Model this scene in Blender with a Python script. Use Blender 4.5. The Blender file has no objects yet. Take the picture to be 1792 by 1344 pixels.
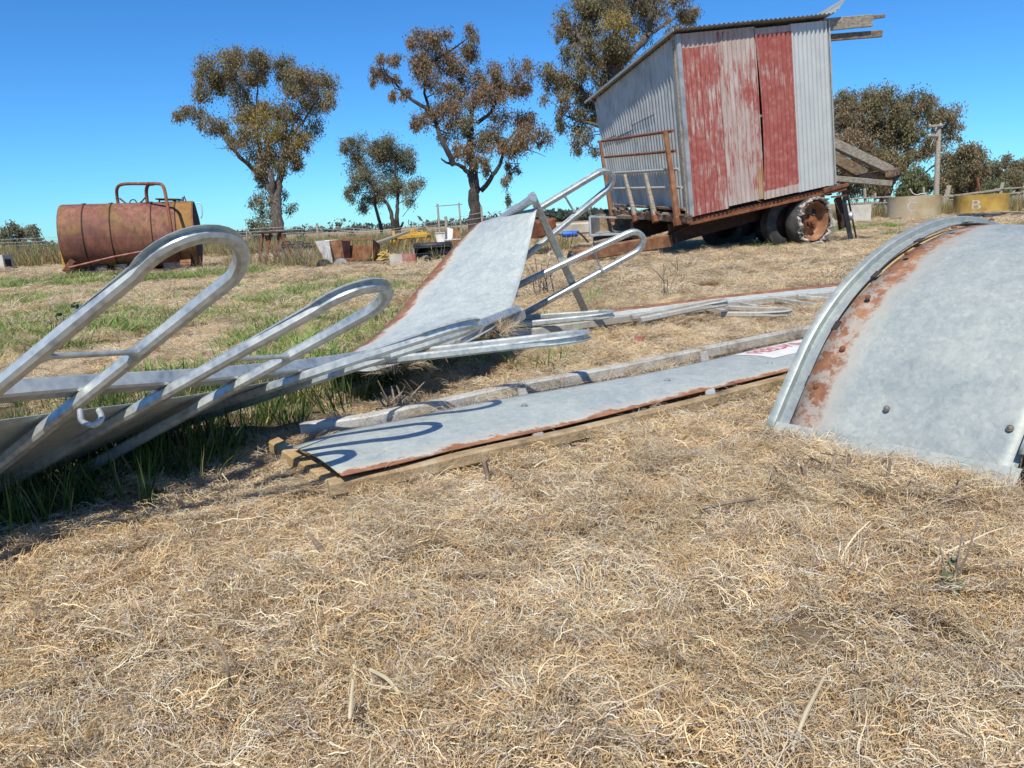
import bpy, math, random
import numpy as np
from mathutils import Vector, Matrix

random.seed(7)
rng = np.random.default_rng(11)
SC = bpy.context.scene
COL = SC.collection

# ------------------------------------------------------------------ camera
PW, PH, FPX, CAMH = 1792.0, 1344.0, 1300.0, 0.70
ROLL = math.radians(3.1)
PITCH = math.radians(12.348)
_fw = np.array([0, math.cos(PITCH), -math.sin(PITCH)])
_r0 = np.array([1.0, 0, 0])
_u0 = np.cross(_r0, _fw)
_R = math.cos(ROLL) * _r0 - math.sin(ROLL) * _u0
_U = math.sin(ROLL) * _r0 + math.cos(ROLL) * _u0
_C = np.array([0, 0, CAMH])
cam_d = bpy.data.cameras.new('camera')
cam = bpy.data.objects.new('camera', cam_d)
COL.objects.link(cam)
cam_d.sensor_width = 36.0
cam_d.lens = FPX / PW * 36.0
cam_d.clip_start = 0.02
cam_d.clip_end = 6000
m3 = Matrix((_R.tolist(), _U.tolist(), (-_fw).tolist())).transposed()
cam.matrix_world = Matrix.Translation((0, 0, CAMH)) @ m3.to_4x4()
SC.camera = cam

# ------------------------------------------------------------------ world, sun, exposure
SUN_EL = math.radians(53.8)
LDIR = np.array([0.12026558, 0.57840911, -0.80683275])     # the way the light travels
w = bpy.data.worlds.new('World')
SC.world = w
w.use_nodes = True
nt = w.node_tree
for n in list(nt.nodes):
    nt.nodes.remove(n)
sky = nt.nodes.new('ShaderNodeTexSky')
sky.sky_type = 'NISHITA'
sky.sun_disc = False
sky.sun_elevation = SUN_EL
sky.sun_rotation = math.atan2(-LDIR[0], -LDIR[1])
sky.altitude = 200
sky.air_density = 1.0
sky.dust_density = 0.1
sky.ozone_density = 2.6
hs = nt.nodes.new('ShaderNodeMix')
hs.data_type = 'RGBA'
hs.blend_type = 'MULTIPLY'
hs.inputs['Factor'].default_value = 1.0
hs.inputs[7].default_value = (0.25, 0.57, 0.86, 1)      # the clear, strongly blue sky of the day, the same all round
bg = nt.nodes.new('ShaderNodeBackground')
bg.inputs['Strength'].default_value = 0.125
wo = nt.nodes.new('ShaderNodeOutputWorld')
gm_ = nt.nodes.new('ShaderNodeGamma')
gm_.inputs['Gamma'].default_value = 1.15
nt.links.new(sky.outputs[0], gm_.inputs['Color'])
nt.links.new(gm_.outputs[0], hs.inputs[6])
nt.links.new(hs.outputs[2], bg.inputs['Color'])
nt.links.new(bg.outputs[0], wo.inputs['Surface'])

sd = bpy.data.lights.new('sun', 'SUN')
sd.energy = 5.0
sd.angle = math.radians(0.5)
sd.color = (1.0, 0.95, 0.82)
sun = bpy.data.objects.new('sun', sd)
COL.objects.link(sun)
sun.rotation_mode = 'QUATERNION'
sun.rotation_quaternion = Vector(LDIR.tolist()).to_track_quat('-Z', 'Y')
SC.view_settings.view_transform = 'Standard'
SC.view_settings.look = 'None'
SC.view_settings.exposure = 0.12
SC.view_settings.gamma = 1.0
SC.view_settings.use_curve_mapping = False
SC.cycles.max_bounces = 6
SC.cycles.transparent_max_bounces = 8


# ------------------------------------------------------------------ where things stand
def ray(px, py):
    return _fw + _R * (px - 896) / FPX - _U * (py - 672) / FPX


def at(px, py, depth):
    return _C + ray(px, py) * depth


def gnd(px, py, z=0.0):
    v = ray(px, py)
    return _C + v * ((z - CAMH) / v[2])


def nrm(v):
    v = np.asarray(v, float)
    return v / max(1e-9, np.linalg.norm(v))


# ------------------------------------------------------------------ object helpers
def tag(o, label=None, cat=None, group=None, kind=None):
    if label: o['label'] = label
    if cat: o['category'] = cat
    if group: o['group'] = group
    if kind: o['kind'] = kind
    return o


def empty(name, loc, label, cat, group=None):
    o = bpy.data.objects.new(name, None)
    o.empty_display_size = 0.1
    COL.objects.link(o)
    o.location = tuple(map(float, loc))
    return tag(o, label, cat, group)


def link_mesh(name, me, mat, parent=None):
    if mat is not None and len(me.materials) == 0:
        me.materials.append(mat)
    o = bpy.data.objects.new(name, me)
    COL.objects.link(o)
    if parent is not None:
        o.parent = parent
        # meshes are written in world coordinates; a thing's empty only carries its place
        if parent.type == 'EMPTY':
            o.matrix_parent_inverse = Matrix.Translation(-Vector(parent.location))
    return o


class MB:
    def __init__(self):
        self.v, self.f, self.uv = [], [], []

    def add(self, vs, fs, uvs=None):
        b = len(self.v)
        self.v += [tuple(map(float, p)) for p in vs]
        self.f += [tuple(b + i for i in f) for f in fs]
        if uvs is None:
            uvs = [(0, 0)] * len(vs)
        self.uv += [tuple(map(float, t)) for t in uvs]

    def build(self, name, mat, parent=None, smooth=None, solid=None):
        me = bpy.data.meshes.new(name)
        me.from_pydata(self.v, [], self.f)
        ul = me.uv_layers.new(name='UVMap')
        li = np.zeros(len(me.loops), dtype=np.int32)
        me.loops.foreach_get('vertex_index', li)
        uv = np.array(self.uv, float)[li]
        ul.data.foreach_set('uv', uv.ravel())
        me.update()
        if smooth is not None:
            for p in me.polygons:
                p.use_smooth = True
            me.set_sharp_from_angle(angle=math.radians(smooth))
        o = link_mesh(name, me, mat, parent)
        if solid:
            md = o.modifiers.new('thickness', 'SOLIDIFY')
            md.thickness = solid
            md.offset = 0
        return o

    # a bar of rectangular section from p to q
    def bar(self, p, q, w, h=None, up=(0, 0, 1), w2=None, h2=None, roll=0.0, bev=0.12):
        h = w if h is None else h
        w2 = w if w2 is None else w2
        h2 = h if h2 is None else h2
        p, q = np.asarray(p, float), np.asarray(q, float)
        t = nrm(q - p)
        up = np.asarray(up, float)
        if abs(np.dot(nrm(up), t)) > 0.97:
            up = np.array([1.0, 0.2, 0])
        s = nrm(np.cross(t, up))
        u = np.cross(s, t)
        if roll:
            s, u = s * math.cos(roll) + u * math.sin(roll), u * math.cos(roll) - s * math.sin(roll)
        vs, k = [], bev * min(w, h)
        for c, ww, hh in ((p, w, h), (q, w2, h2)):
            kk = bev * min(ww, hh)
            a, b = ww / 2, hh / 2
            for x, y in ((a - kk, -b), (a, -b + kk), (a, b - kk), (a - kk, b), (-a + kk, b), (-a, b - kk), (-a, -b + kk), (-a + kk, -b)):
                vs.append(c + s * x + u * y)
        n = 8
        fs = [(i, (i + 1) % n, n + (i + 1) % n, n + i) for i in range(n)]
        fs += [tuple(reversed(range(n))), tuple(range(n, 2 * n))]
        L = float(np.linalg.norm(q - p))
        uvs = [(0, i / n) for i in range(n)] + [(L, i / n) for i in range(n)]
        self.add(vs, fs, uvs)

    def box(self, o, ex, ey, ez):
        o, ex, ey, ez = [np.asarray(a, float) for a in (o, ex, ey, ez)]
        vs = [o, o + ex, o + ex + ey, o + ey, o + ez, o + ex + ez, o + ex + ey + ez, o + ey + ez]
        fs = [(3, 2, 1, 0), (4, 5, 6, 7), (0, 1, 5, 4), (1, 2, 6, 5), (2, 3, 7, 6), (3, 0, 4, 7)]
        self.add(vs, fs, [(0, 0), (1, 0), (1, 0), (0, 0), (0, 1), (1, 1), (1, 1), (0, 1)])

    # round tube along a path
    def tube(self, path, r, n=8, cap=True):
        P = [np.asarray(p, float) for p in path]
        m = len(P)
        rr = r if hasattr(r, '__len__') else [r] * m
        t0 = nrm(P[1] - P[0])
        ref = np.array([0, 0, 1.0]) if abs(t0[2]) < 0.9 else np.array([1.0, 0, 0])
        s = nrm(np.cross(t0, ref))
        vs, uvs, L = [], [], 0
        for i in range(m):
            t = nrm(P[min(i + 1, m - 1)] - P[max(i - 1, 0)])
            s = nrm(s - t * np.dot(s, t))
            u = np.cross(t, s)
            if i: L += float(np.linalg.norm(P[i] - P[i - 1]))
            for k in range(n):
                a = 2 * math.pi * k / n
                vs.append(P[i] + (s * math.cos(a) + u * math.sin(a)) * rr[i])
                uvs.append((L, k / n))
        fs = []
        for i in range(m - 1):
            for k in range(n):
                a, b = i * n + k, i * n + (k + 1) % n
                fs.append((a, b, b + n, a + n))
        if cap:
            fs.append(tuple(reversed(range(n))))
            fs.append(tuple(range((m - 1) * n, m * n)))
        self.add(vs, fs, uvs)

    # profile sweep with a fixed plane normal: prof(i) -> list of (along normal, along outward)
    def sweep(self, path, nv, prof, closed_prof=True, cap=True):
        P = [np.asarray(p, float) for p in path]
        m = len(P)
        nv = nrm(nv)
        vs, uvs, L = [], [], 0
        n = len(prof(0))
        for i in range(m):
            t = nrm(P[min(i + 1, m - 1)] - P[max(i - 1, 0)])
            nn = nrm(nv - t * np.dot(nv, t))
            b = np.cross(t, nn)
            if i: L += float(np.linalg.norm(P[i] - P[i - 1]))
            for k, (a, c) in enumerate(prof(i)):
                vs.append(P[i] + nn * a + b * c)
                uvs.append((L, k / n))
        fs = []
        rngk = range(n) if closed_prof else range(n - 1)
        for i in range(m - 1):
            for k in rngk:
                a, b2 = i * n + k, i * n + (k + 1) % n
                fs.append((a, b2, b2 + n, a + n))
        if cap and closed_prof:
            fs.append(tuple(reversed(range(n))))
            fs.append(tuple(range((m - 1) * n, m * n)))
        self.add(vs, fs, uvs)

    def grid(self, rows, uvrows=None):
        nr, nc = len(rows), len(rows[0])
        vs = [p for r in rows for p in r]
        fs = [(i * nc + j, i * nc + j + 1, (i + 1) * nc + j + 1, (i + 1) * nc + j) for i in range(nr - 1) for j in range(nc - 1)]
        if uvrows is None:
            uvs = [(j / (nc - 1), i / (nr - 1)) for i in range(nr) for j in range(nc)]
        else:
            uvs = [t for r in uvrows for t in r]
        self.add(vs, fs, uvs)

    def lathe(self, c, axis, prof, n=24, a0=0, a1=2 * math.pi, ref=None):
        axis = nrm(axis)
        c = np.asarray(c, float)
        ref = np.array([0, 0, 1.0]) if ref is None else np.asarray(ref, float)
        if abs(np.dot(axis, nrm(ref))) > 0.95: ref = np.array([1.0, 0, 0])
        s = nrm(np.cross(axis, ref))
        u = np.cross(axis, s)
        full = abs(a1 - a0 - 2 * math.pi) < 1e-6
        m = n if full else n + 1
        rows = []
        for (r, z) in prof:
            rows.append([c + axis * z + (s * math.cos(a0 + (a1 - a0) * k / n) + u * math.sin(a0 + (a1 - a0) * k / n)) * r for k in range(n + 1)])
        self.grid(rows)


def spline(pts, n):
    P = np.array(pts, float)
    m = len(P)
    d = np.zeros(m)
    for i in range(1, m):
        d[i] = d[i - 1] + np.linalg.norm(P[i] - P[i - 1])
    T = np.zeros_like(P)
    for i in range(m):
        a, b = max(0, i - 1), min(m - 1, i + 1)
        T[i] = (P[b] - P[a]) / max(1e-9, d[b] - d[a])
    out = []
    for x in np.linspace(0, d[-1], n):
        i = min(m - 2, max(0, int(np.searchsorted(d, x) - 1)))
        h = d[i + 1] - d[i]
        t = (x - d[i]) / h
        out.append((2 * t**3 - 3 * t**2 + 1) * P[i] + (t**3 - 2 * t**2 + t) * h * T[i] + (-2 * t**3 + 3 * t**2) * P[i + 1] + (t**3 - t**2) * h * T[i + 1])
    return out


# ------------------------------------------------------------------ smooth noise for relief
_perm = rng.random((256, 256))


def vnoise(x, y):
    xi, yi = np.floor(x).astype(int), np.floor(y).astype(int)
    fx, fy = x - xi, y - yi
    fx, fy = fx * fx * (3 - 2 * fx), fy * fy * (3 - 2 * fy)
    g = lambda a, b: _perm[a & 255, b & 255]
    return (g(xi, yi) * (1 - fx) + g(xi + 1, yi) * fx) * (1 - fy) + (g(xi, yi + 1) * (1 - fx) + g(xi + 1, yi + 1) * fx) * fy


def hgt(x, y):
    x, y = np.asarray(x, float), np.asarray(y, float)
    near = np.clip(1.0 - (np.hypot(x, y) - 6) / 20.0, 0.25, 1)
    h = (vnoise(x * 4.5 + 40, y * 4.5) - 0.5) * 0.04 + (vnoise(x * 12, y * 12 + 9) - 0.5) * 0.022
    h = h * near + (vnoise(x * 0.5 + 7, y * 0.5 + 3) - 0.5) * 0.05
    return h - 0.012


# ------------------------------------------------------------------ materials
def mat(name):
    m = bpy.data.materials.new(name)
    m.use_nodes = True
    t = m.node_tree
    b = t.nodes['Principled BSDF']
    return m, t, b


class NT:
    def __init__(self, t):
        self.t = t

    def n(self, typ, **kw):
        nd = self.t.nodes.new(typ)
        for k, v in kw.items():
            if hasattr(nd, k):
                setattr(nd, k, v)
        return nd

    def l(self, a, b):
        self.t.links.new(a, b)

    def coord(self, kind='Object', scale=(1, 1, 1), loc=(0, 0, 0)):
        tc = self.n('ShaderNodeTexCoord')
        mp = self.n('ShaderNodeMapping')
        mp.inputs['Scale'].default_value = scale
        mp.inputs['Location'].default_value = loc
        self.l(tc.outputs[kind], mp.inputs['Vector'])
        return mp.outputs['Vector']

    def noise(self, vec, scale=5, detail=4, rough=0.55, dist=0.0):
        nd = self.n('ShaderNodeTexNoise')
        nd.inputs['Scale'].default_value = scale
        nd.inputs['Detail'].default_value = detail
        nd.inputs['Roughness'].default_value = rough
        nd.inputs['Distortion'].default_value = dist
        self.l(vec, nd.inputs['Vector'])
        return nd.outputs['Fac']

    def ramp(self, fac, stops, interp='LINEAR'):
        nd = self.n('ShaderNodeValToRGB')
        cr = nd.color_ramp
        cr.interpolation = interp
        while len(cr.elements) < len(stops):
            cr.elements.new(0.5)
        for e, (p, c) in zip(cr.elements, stops):
            e.position = p
            e.color = (c, c, c, 1) if not hasattr(c, '__len__') else (*c[:3], 1)
        self.l(fac, nd.inputs['Fac'])
        return nd.outputs['Color']

    def mix(self, fac, a, b, blend='MIX'):
        nd = self.n('ShaderNodeMix')
        nd.data_type = 'RGBA'
        nd.blend_type = blend
        for sock, v in ((nd.inputs['Factor'], fac), (nd.inputs['A'] if False else nd.inputs[6], a), (nd.inputs[7], b)):
            if isinstance(v, (int, float)):
                sock.default_value = v if sock.type == 'VALUE' else (v, v, v, 1)
            elif isinstance(v, tuple):
                sock.default_value = (*v[:3], 1)
            else:
                self.l(v, sock)
        return nd.outputs[2]

    def math(self, op, a, b=None, clamp=False):
        nd = self.n('ShaderNodeMath', operation=op)
        nd.use_clamp = clamp
        for s, v in ((nd.inputs[0], a), (nd.inputs[1], b)):
            if v is None: continue
            if isinstance(v, (int, float)): s.default_value = v
            else: self.l(v, s)
        return nd.outputs[0]

    def bump(self, b, height, strength=0.3, dist=0.01):
        nd = self.n('ShaderNodeBump')
        nd.inputs['Strength'].default_value = strength
        nd.inputs['Distance'].default_value = dist
        self.l(height, nd.inputs['Height'])
        self.l(nd.outputs['Normal'], b.inputs['Normal'])


def mottled(name, cols, scale=6, rough=0.7, metal=0.0, bump=0.2, bscale=40, stretch=(1, 1, 1), detail=6, bdist=0.01):
    m, t, b = mat(name)
    k = NT(t)
    v = k.coord('Object', stretch)
    f = k.noise(v, scale, detail, 0.6)
    n = len(cols)
    c = k.ramp(f, [(0.28 + 0.44 * i / max(1, n - 1), cols[i]) for i in range(n)])
    k.l(c, b.inputs['Base Color'])
    b.inputs['Roughness'].default_value = rough
    b.inputs['Metallic'].default_value = metal
    if bump:
        k.bump(b, k.noise(v, bscale, 5), bump, bdist)
    return m


RUST_D, RUST_M, RUST_L = (0.055, 0.026, 0.016), (0.17, 0.062, 0.028), (0.30, 0.125, 0.05)
M = {}
M['rust'] = mottled('rust', [RUST_D, RUST_M, (0.22, 0.08, 0.035), RUST_L], 9, 0.85, 0.1, 0.35, 60)
M['rust_dark'] = mottled('rust_dark', [(0.03, 0.018, 0.014), RUST_D, (0.10, 0.045, 0.028)], 8, 0.85, 0.1, 0.3, 50)
M['rust_orange'] = mottled('rust_orange', [(0.13, 0.055, 0.028), (0.24, 0.105, 0.05), (0.38, 0.2, 0.1)], 7, 0.85, 0.0, 0.3, 50)
M['rubber'] = mottled('rubber', [(0.018, 0.018, 0.02), (0.05, 0.048, 0.046), (0.12, 0.11, 0.1)], 5, 0.8, 0, 0.4, 50)
M['frayed'] = mottled('frayed_rubber', [(0.16, 0.14, 0.12), (0.38, 0.34, 0.3), (0.52, 0.48, 0.43)], 14, 0.95, 0, 0.6, 70)
M['black'] = mottled('black_steel', [(0.012, 0.013, 0.016), (0.03, 0.033, 0.04), (0.07, 0.07, 0.075)], 5, 0.55, 0.2, 0.2, 30)
M['yellow'] = mottled('yellow_paint', [(0.25, 0.12, 0.03), (0.5, 0.29, 0.035), (0.62, 0.4, 0.06)], 5, 0.6, 0, 0.15, 40)
M['wood'] = mottled('grey_wood', [(0.15, 0.115, 0.085), (0.32, 0.27, 0.21), (0.46, 0.41, 0.34)], 5, 0.9, 0, 0.6, 22, (1, 7, 7), bdist=0.02)
M['wood_brown'] = mottled('brown_wood', [(0.09, 0.06, 0.042), (0.22, 0.155, 0.1), (0.34, 0.26, 0.18)], 5, 0.9, 0, 0.6, 22, (2, 5, 5), bdist=0.02)
M['rotten'] = mottled('rotten_wood', [(0.05, 0.03, 0.022), (0.16, 0.085, 0.05), (0.42, 0.35, 0.27)], 9, 0.95, 0, 0.9, 25, bdist=0.03)
M['concrete'] = mottled('concrete', [(0.36, 0.32, 0.26), (0.5, 0.46, 0.39), (0.58, 0.54, 0.47)], 3, 0.9, 0, 0.2, 30)
M['blue'] = mottled('blue_plastic', [(0.02, 0.1, 0.5), (0.03, 0.16, 0.62)], 4, 0.5, 0, 0.1)
M['rope'] = mottled('yellow_rope', [(0.42, 0.27, 0.06), (0.66, 0.48, 0.16)], 30, 0.9, 0, 0.3)
M['red_paint'] = mottled('red_brick_paint', [(0.2, 0.06, 0.04), (0.36, 0.13, 0.1), (0.42, 0.3, 0.25)], 8, 0.8, 0, 0.2)
M['white_rust'] = mottled('white_paint_rusting', [RUST_M, (0.62, 0.6, 0.56), (0.72, 0.71, 0.68)], 2.2, 0.6, 0, 0.1)
M['grey_metal'] = mottled('grey_metal', [(0.24, 0.24, 0.24), (0.42, 0.43, 0.43), (0.5, 0.5, 0.49)], 6, 0.5, 0.4, 0.1)
M['dark_inside'] = mottled('dark_inside', [(0.02, 0.016, 0.012), (0.05, 0.04, 0.03)], 6, 0.9, 0, 0.2)  # near-black tone for the shade inside openings, also used for trough water
M['rust_bolt'] = mottled('dull_bolt', [(0.10, 0.08, 0.07), (0.24, 0.2, 0.17)], 40, 0.7, 0.2, 0.1)
M['rail_pale'] = mottled('pale_dusty_rail', [(0.25, 0.21, 0.16), (0.46, 0.44, 0.40), (0.56, 0.56, 0.54)], 8, 0.7, 0.1, 0.3, 40)
M['wire'] = mottled('fence_wire', [(0.4, 0.4, 0.4), (0.6, 0.6, 0.6)], 6, 0.5, 0.5, 0)
M['white_letter'] = mottled('white_lettering', [(0.42, 0.37, 0.32), (0.58, 0.55, 0.53)], 8, 0.8, 0, 0)
M['red_letter'] = mottled('red_lettering', [(0.62, 0.12, 0.12), (0.7, 0.22, 0.2)], 30, 0.6, 0, 0)
M['sticker'] = mottled('white_sticker', [(0.66, 0.64, 0.6), (0.78, 0.77, 0.75)], 20, 0.5, 0, 0)
M['twig'] = mottled('dead_twig', [(0.1, 0.07, 0.05), (0.24, 0.18, 0.13), (0.36, 0.29, 0.22)], 12, 0.9, 0, 0.3, 50)
M['stalk'] = mottled('pale_stalk', [(0.42, 0.33, 0.2), (0.62, 0.52, 0.36)], 14, 0.8, 0, 0.1)
M['weed_leaf'] = mottled('weed_leaf', [(0.10, 0.12, 0.06), (0.20, 0.22, 0.12)], 40, 0.7, 0, 0.1)


def galv_tube(name, base=0.49, metal=0.55, rough=0.40, dirt=0.0):
    m, t, b = mat(name)
    k = NT(t)
    v = k.coord('Object')
    vo = k.n('ShaderNodeTexVoronoi')
    vo.inputs['Scale'].default_value = 55
    k.l(v, vo.inputs['Vector'])
    n1 = k.noise(v, 12, 6, 0.65)
    f = k.math('ADD', k.math('MULTIPLY', vo.outputs['Distance'], 0.35), k.math('MULTIPLY', n1, 0.7))
    c = k.ramp(f, [(0.3, (base * 0.60, base * 0.66, base * 0.66)), (0.5, (base * 0.95, base * 1.0, base * 0.97)), (0.68, (base * 1.16, base * 1.19, base * 1.12))])
    n2 = k.noise(v, 4.5, 7, 0.7)
    dm = k.ramp(n2, [(0.58 - dirt * 0.3, 0.0), (0.72 - dirt * 0.25, 1.0)])
    c = k.mix(k.math('MULTIPLY', dm, 0.55), c, (0.34, 0.27, 0.2))
    k.l(c, b.inputs['Base Color'])
    b.inputs['Metallic'].default_value = metal
    r = k.ramp(n1, [(0.3, rough - 0.08), (0.7, rough + 0.16)])
    k.l(r, b.inputs['Roughness'])
    k.bump(b, n1, 0.12, 0.003)
    return m


M['galv'] = galv_tube('galvanised_tube')
M['galv_dusty'] = galv_tube('dusty_galvanised_tube', 0.48, 0.2, 0.6, 0.9)
M['galv_mud'] = mottled('mud_stained_galvanised', [(0.12, 0.085, 0.05), (0.38, 0.25, 0.12), (0.47, 0.34, 0.18), (0.5, 0.45, 0.36)], 7, 0.8, 0.1, 0.3, 40)


M['wood_mud'] = mottled('mud_caked_rail', [(0.10, 0.075, 0.05), (0.30, 0.21, 0.115), (0.42, 0.31, 0.18), (0.45, 0.40, 0.32)], 9, 0.9, 0, 0.7, 50, (1, 1, 1), 9)


def galv_sheet(name, rust_v=0.1, rust_amp=0.12, pale=0.5, seed=0.0, metal=0.15, edge_hi=False, spotty=0.0):
    """Galvanised sheet: uv.v = 0 is the edge that stood in the ground and rusted."""
    m, t, b = mat(name)
    k = NT(t)
    v = k.coord('Object', (1, 1, 1), (seed, seed * 2, 0))
    uv = k.n('ShaderNodeUVMap')
    sx = k.n('ShaderNodeSeparateXYZ')
    k.l(uv.outputs[0], sx.inputs[0])
    vv = sx.outputs['Y']
    if edge_hi:
        vv = k.math('SUBTRACT', 1.0, vv)
    vo = k.n('ShaderNodeTexVoronoi')
    vo.inputs['Scale'].default_value = 38
    k.l(v, vo.inputs['Vector'])
    n1 = k.noise(v, 3.0, 8, 0.65)
    n2 = k.noise(v, 22, 6, 0.65)
    vc = k.n('ShaderNodeTexVoronoi')
    vc.inputs['Scale'].default_value = 75
    k.l(k.mix(0.06, v, vo.outputs['Color']), vc.inputs['Vector'])
    n3 = k.noise(v, 9, 8, 0.72)
    f = k.math('ADD', k.math('MULTIPLY', n1, 0.25), k.math('ADD', k.math('MULTIPLY', n2, 0.28), k.math('ADD', k.math('MULTIPLY', n3, 0.35), k.math('MULTIPLY', k.math('SUBTRACT', vc.outputs['Color'], 0.0), 0.13))))
    p = pale
    c = k.ramp(f, [(0.38, (p * 0.72, p * 0.82, p * 0.82)), (0.5, (p * 0.95, p * 1.03, p * 0.98)), (0.61, (p * 1.2, p * 1.25, p * 1.14))])
    # scratches and dried-water streaks
    us = k.coord('UV', (3.0, 60, 1), (seed, 0, 0))
    st = k.noise(us, 2.0, 6, 0.75)
    c = k.mix(k.ramp(st, [(0.56, 0.0), (0.70, 0.7)]), c, (p * 1.22, p * 1.2, p * 1.08))
    # rust edge
    u1 = k.noise(v, 5.5, 8, 0.7)
    u2 = k.noise(v, 38, 5, 0.7)
    e = k.math('ADD', k.math('MULTIPLY', k.math('SUBTRACT', u1, 0.5), rust_amp * 2.4), k.math('MULTIPLY', k.math('SUBTRACT', u2, 0.5), rust_amp * 0.9))
    d = k.math('ADD', k.math('SUBTRACT', rust_v, vv), e)       # > 0 : rusty
    pm = k.ramp(k.math('ADD', d, 0.5), [(0.39, 0.0), (0.49, 0.85)])
    c = k.mix(pm, c, (p * 1.2, p * 1.12, p * 0.95))
    rm = k.ramp(k.math('ADD', d, 0.5), [(0.49, 0.0), (0.525, 1.0)])
    if spotty:
        sp = k.ramp(k.noise(v, 13, 10, 0.78), [(0.49, 1.0), (0.545, 1.0 - spotty)])
        rm = k.math('MULTIPLY', rm, sp)
    rc = k.ramp(k.noise(v, 15, 7, 0.7), [(0.3, (0.15, 0.06, 0.032)), (0.5, (0.27, 0.115, 0.058)), (0.7, (0.40, 0.21, 0.11))])
    c = k.mix(rm, c, rc)
    k.l(c, b.inputs['Base Color'])
    k.l(k.ramp(rm, [(0, metal), (1, 0.0)]), b.inputs['Metallic'])
    k.l(k.math('ADD', k.math('MULTIPLY', n2, 0.25), k.math('ADD', 0.36, k.math('MULTIPLY', rm, 0.3))), b.inputs['Roughness'])
    hh = k.math('ADD', k.math('MULTIPLY', n1, 1.0), k.math('MULTIPLY', u2, 0.12))
    k.bump(b, hh, 0.12, 0.02)
    return m


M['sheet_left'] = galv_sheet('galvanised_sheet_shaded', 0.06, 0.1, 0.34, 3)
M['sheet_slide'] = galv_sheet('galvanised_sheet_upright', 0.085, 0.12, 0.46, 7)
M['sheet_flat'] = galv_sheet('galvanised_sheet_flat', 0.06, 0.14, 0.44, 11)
M['sheet_far'] = galv_sheet('galvanised_sheet_far', 0.42, 0.15, 0.5, 15)
M['sheet_right'] = galv_sheet('galvanised_sheet_curved', 0.135, 0.10, 0.36, 19, spotty=0.72)
M['galv_plain'] = galv_sheet('galvanised_plain', -1.0, 0.0, 0.39, 23)
M['galv_arc'] = galv_sheet('galvanised_weathered', -1.0, 0.0, 0.36, 29, metal=0.4)


def corr(name, kind):
    """Corrugated iron; kind: galv, old, or a peeling red paint with how much of it is left."""
    m, t, b = mat(name)
    k = NT(t)
    v = k.coord('Object')
    uvs = k.coord('UV', (1, 1, 1))
    n1 = k.noise(v, 3, 7, 0.65)
    str_ = k.noise(k.coord('UV', (30, 1.6, 1)), 1.0, 8, 0.7)
    base = k.ramp(k.math('ADD', k.math('MULTIPLY', n1, 0.5), k.math('MULTIPLY', str_, 0.5)),
                  [(0.33, (0.25, 0.26, 0.26)), (0.5, (0.45, 0.46, 0.45)), (0.68, (0.58, 0.58, 0.55))])
    b.inputs['Roughness'].default_value = 0.55
    b.inputs['Metallic'].default_value = 0.25
    if kind == 'old':
        base = k.mix(k.ramp(k.noise(v, 5, 8, 0.7), [(0.5, 0.0), (0.7, 0.5)]), base, (0.3, 0.24, 0.18))
    elif kind == 'bright':
        base = k.mix(0.55, base, (0.61, 0.62, 0.59))
        base = k.mix(k.ramp(str_, [(0.6, 0.0), (0.72, 0.6)]), base, (0.3, 0.32, 0.33))
    elif not isinstance(kind, str):
        left, lo, hi = kind
        b.inputs['Metallic'].default_value = 0.0
        b.inputs['Roughness'].default_value = 0.75
        pr = k.ramp(k.noise(k.coord('UV', (24, 3, 1)), 2.0, 8, 0.7), [(0.35, (0.36, 0.26, 0.22)), (0.6, (0.50, 0.41, 0.37))])
        red = k.ramp(k.noise(v, 9, 7, 0.7), [(0.3, (0.27, 0.055, 0.043)), (0.52, (0.35, 0.09, 0.072)), (0.70, (0.42, 0.2, 0.165))])
        pk = k.noise(k.coord('UV', (58, 6.5, 1), (left * 9, 0, 0)), 1.0, 10, 0.78)
        big = k.noise(k.coord('UV', (3.0, 2.4, 1), (left * 5, 1, 0)), 1.0, 3, 0.5)
        sumv = k.math('ADD', k.math('MULTIPLY', pk, 0.62), k.math('MULTIPLY', big, 0.38))
        pm = k.ramp(sumv, [(left - 0.03, 1.0), (left + 0.03, 0.0)])
        sx = k.n('ShaderNodeSeparateXYZ')
        k.l(uvs, sx.inputs[0])
        wob = k.math('MULTIPLY', k.math('SUBTRACT', k.noise(v, 12, 4), 0.5), 0.02)
        vv = k.math('ADD', sx.outputs['Y'], wob)
        pm = k.math('MULTIPLY', pm, k.math('GREATER_THAN', vv, lo))
        pm = k.math('MULTIPLY', pm, k.math('LESS_THAN', vv, hi))
        base = k.mix(pm, pr, red)
        if lo > 0.07:      # the tan stain down by the door gap
            st = k.math('MULTIPLY', k.math('GREATER_THAN', k.math('ADD', sx.outputs['X'], wob), 0.455), k.math('LESS_THAN', k.math('ADD', vv, k.math('MULTIPLY', wob, 4.0)), 0.2))
            base = k.mix(k.math('MULTIPLY', st, 0.8), base, k.ramp(str_, [(0.4, (0.30, 0.15, 0.05)), (0.6, (0.46, 0.33, 0.17))]))
        rs = k.ramp(k.noise(k.coord('UV', (16, 2.5, 1), (5, 3, 0)), 1.0, 6, 0.7), [(0.66, 0.0), (0.74, 0.8)])
        base = k.mix(rs, base, (0.36, 0.2, 0.09))
    k.l(base, b.inputs['Base Color'])
    k.bump(b, n1, 0.1, 0.01)
    return m


M['corr_galv'] = corr('corrugated_galvanised', 'galv')
M['corr_old'] = corr('corrugated_old', 'old')
M['corr_bright'] = corr('corrugated_bright', 'bright')
M['corr_red_a'] = corr('corrugated_red_flaking', (0.535, -0.1, 0.925))
M['corr_red_b'] = corr('corrugated_red_bleached', (0.482, 0.075, 0.99))
M['corr_red_c'] = corr('corrugated_red_sound', (0.585, 0.055, 0.955))


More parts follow.
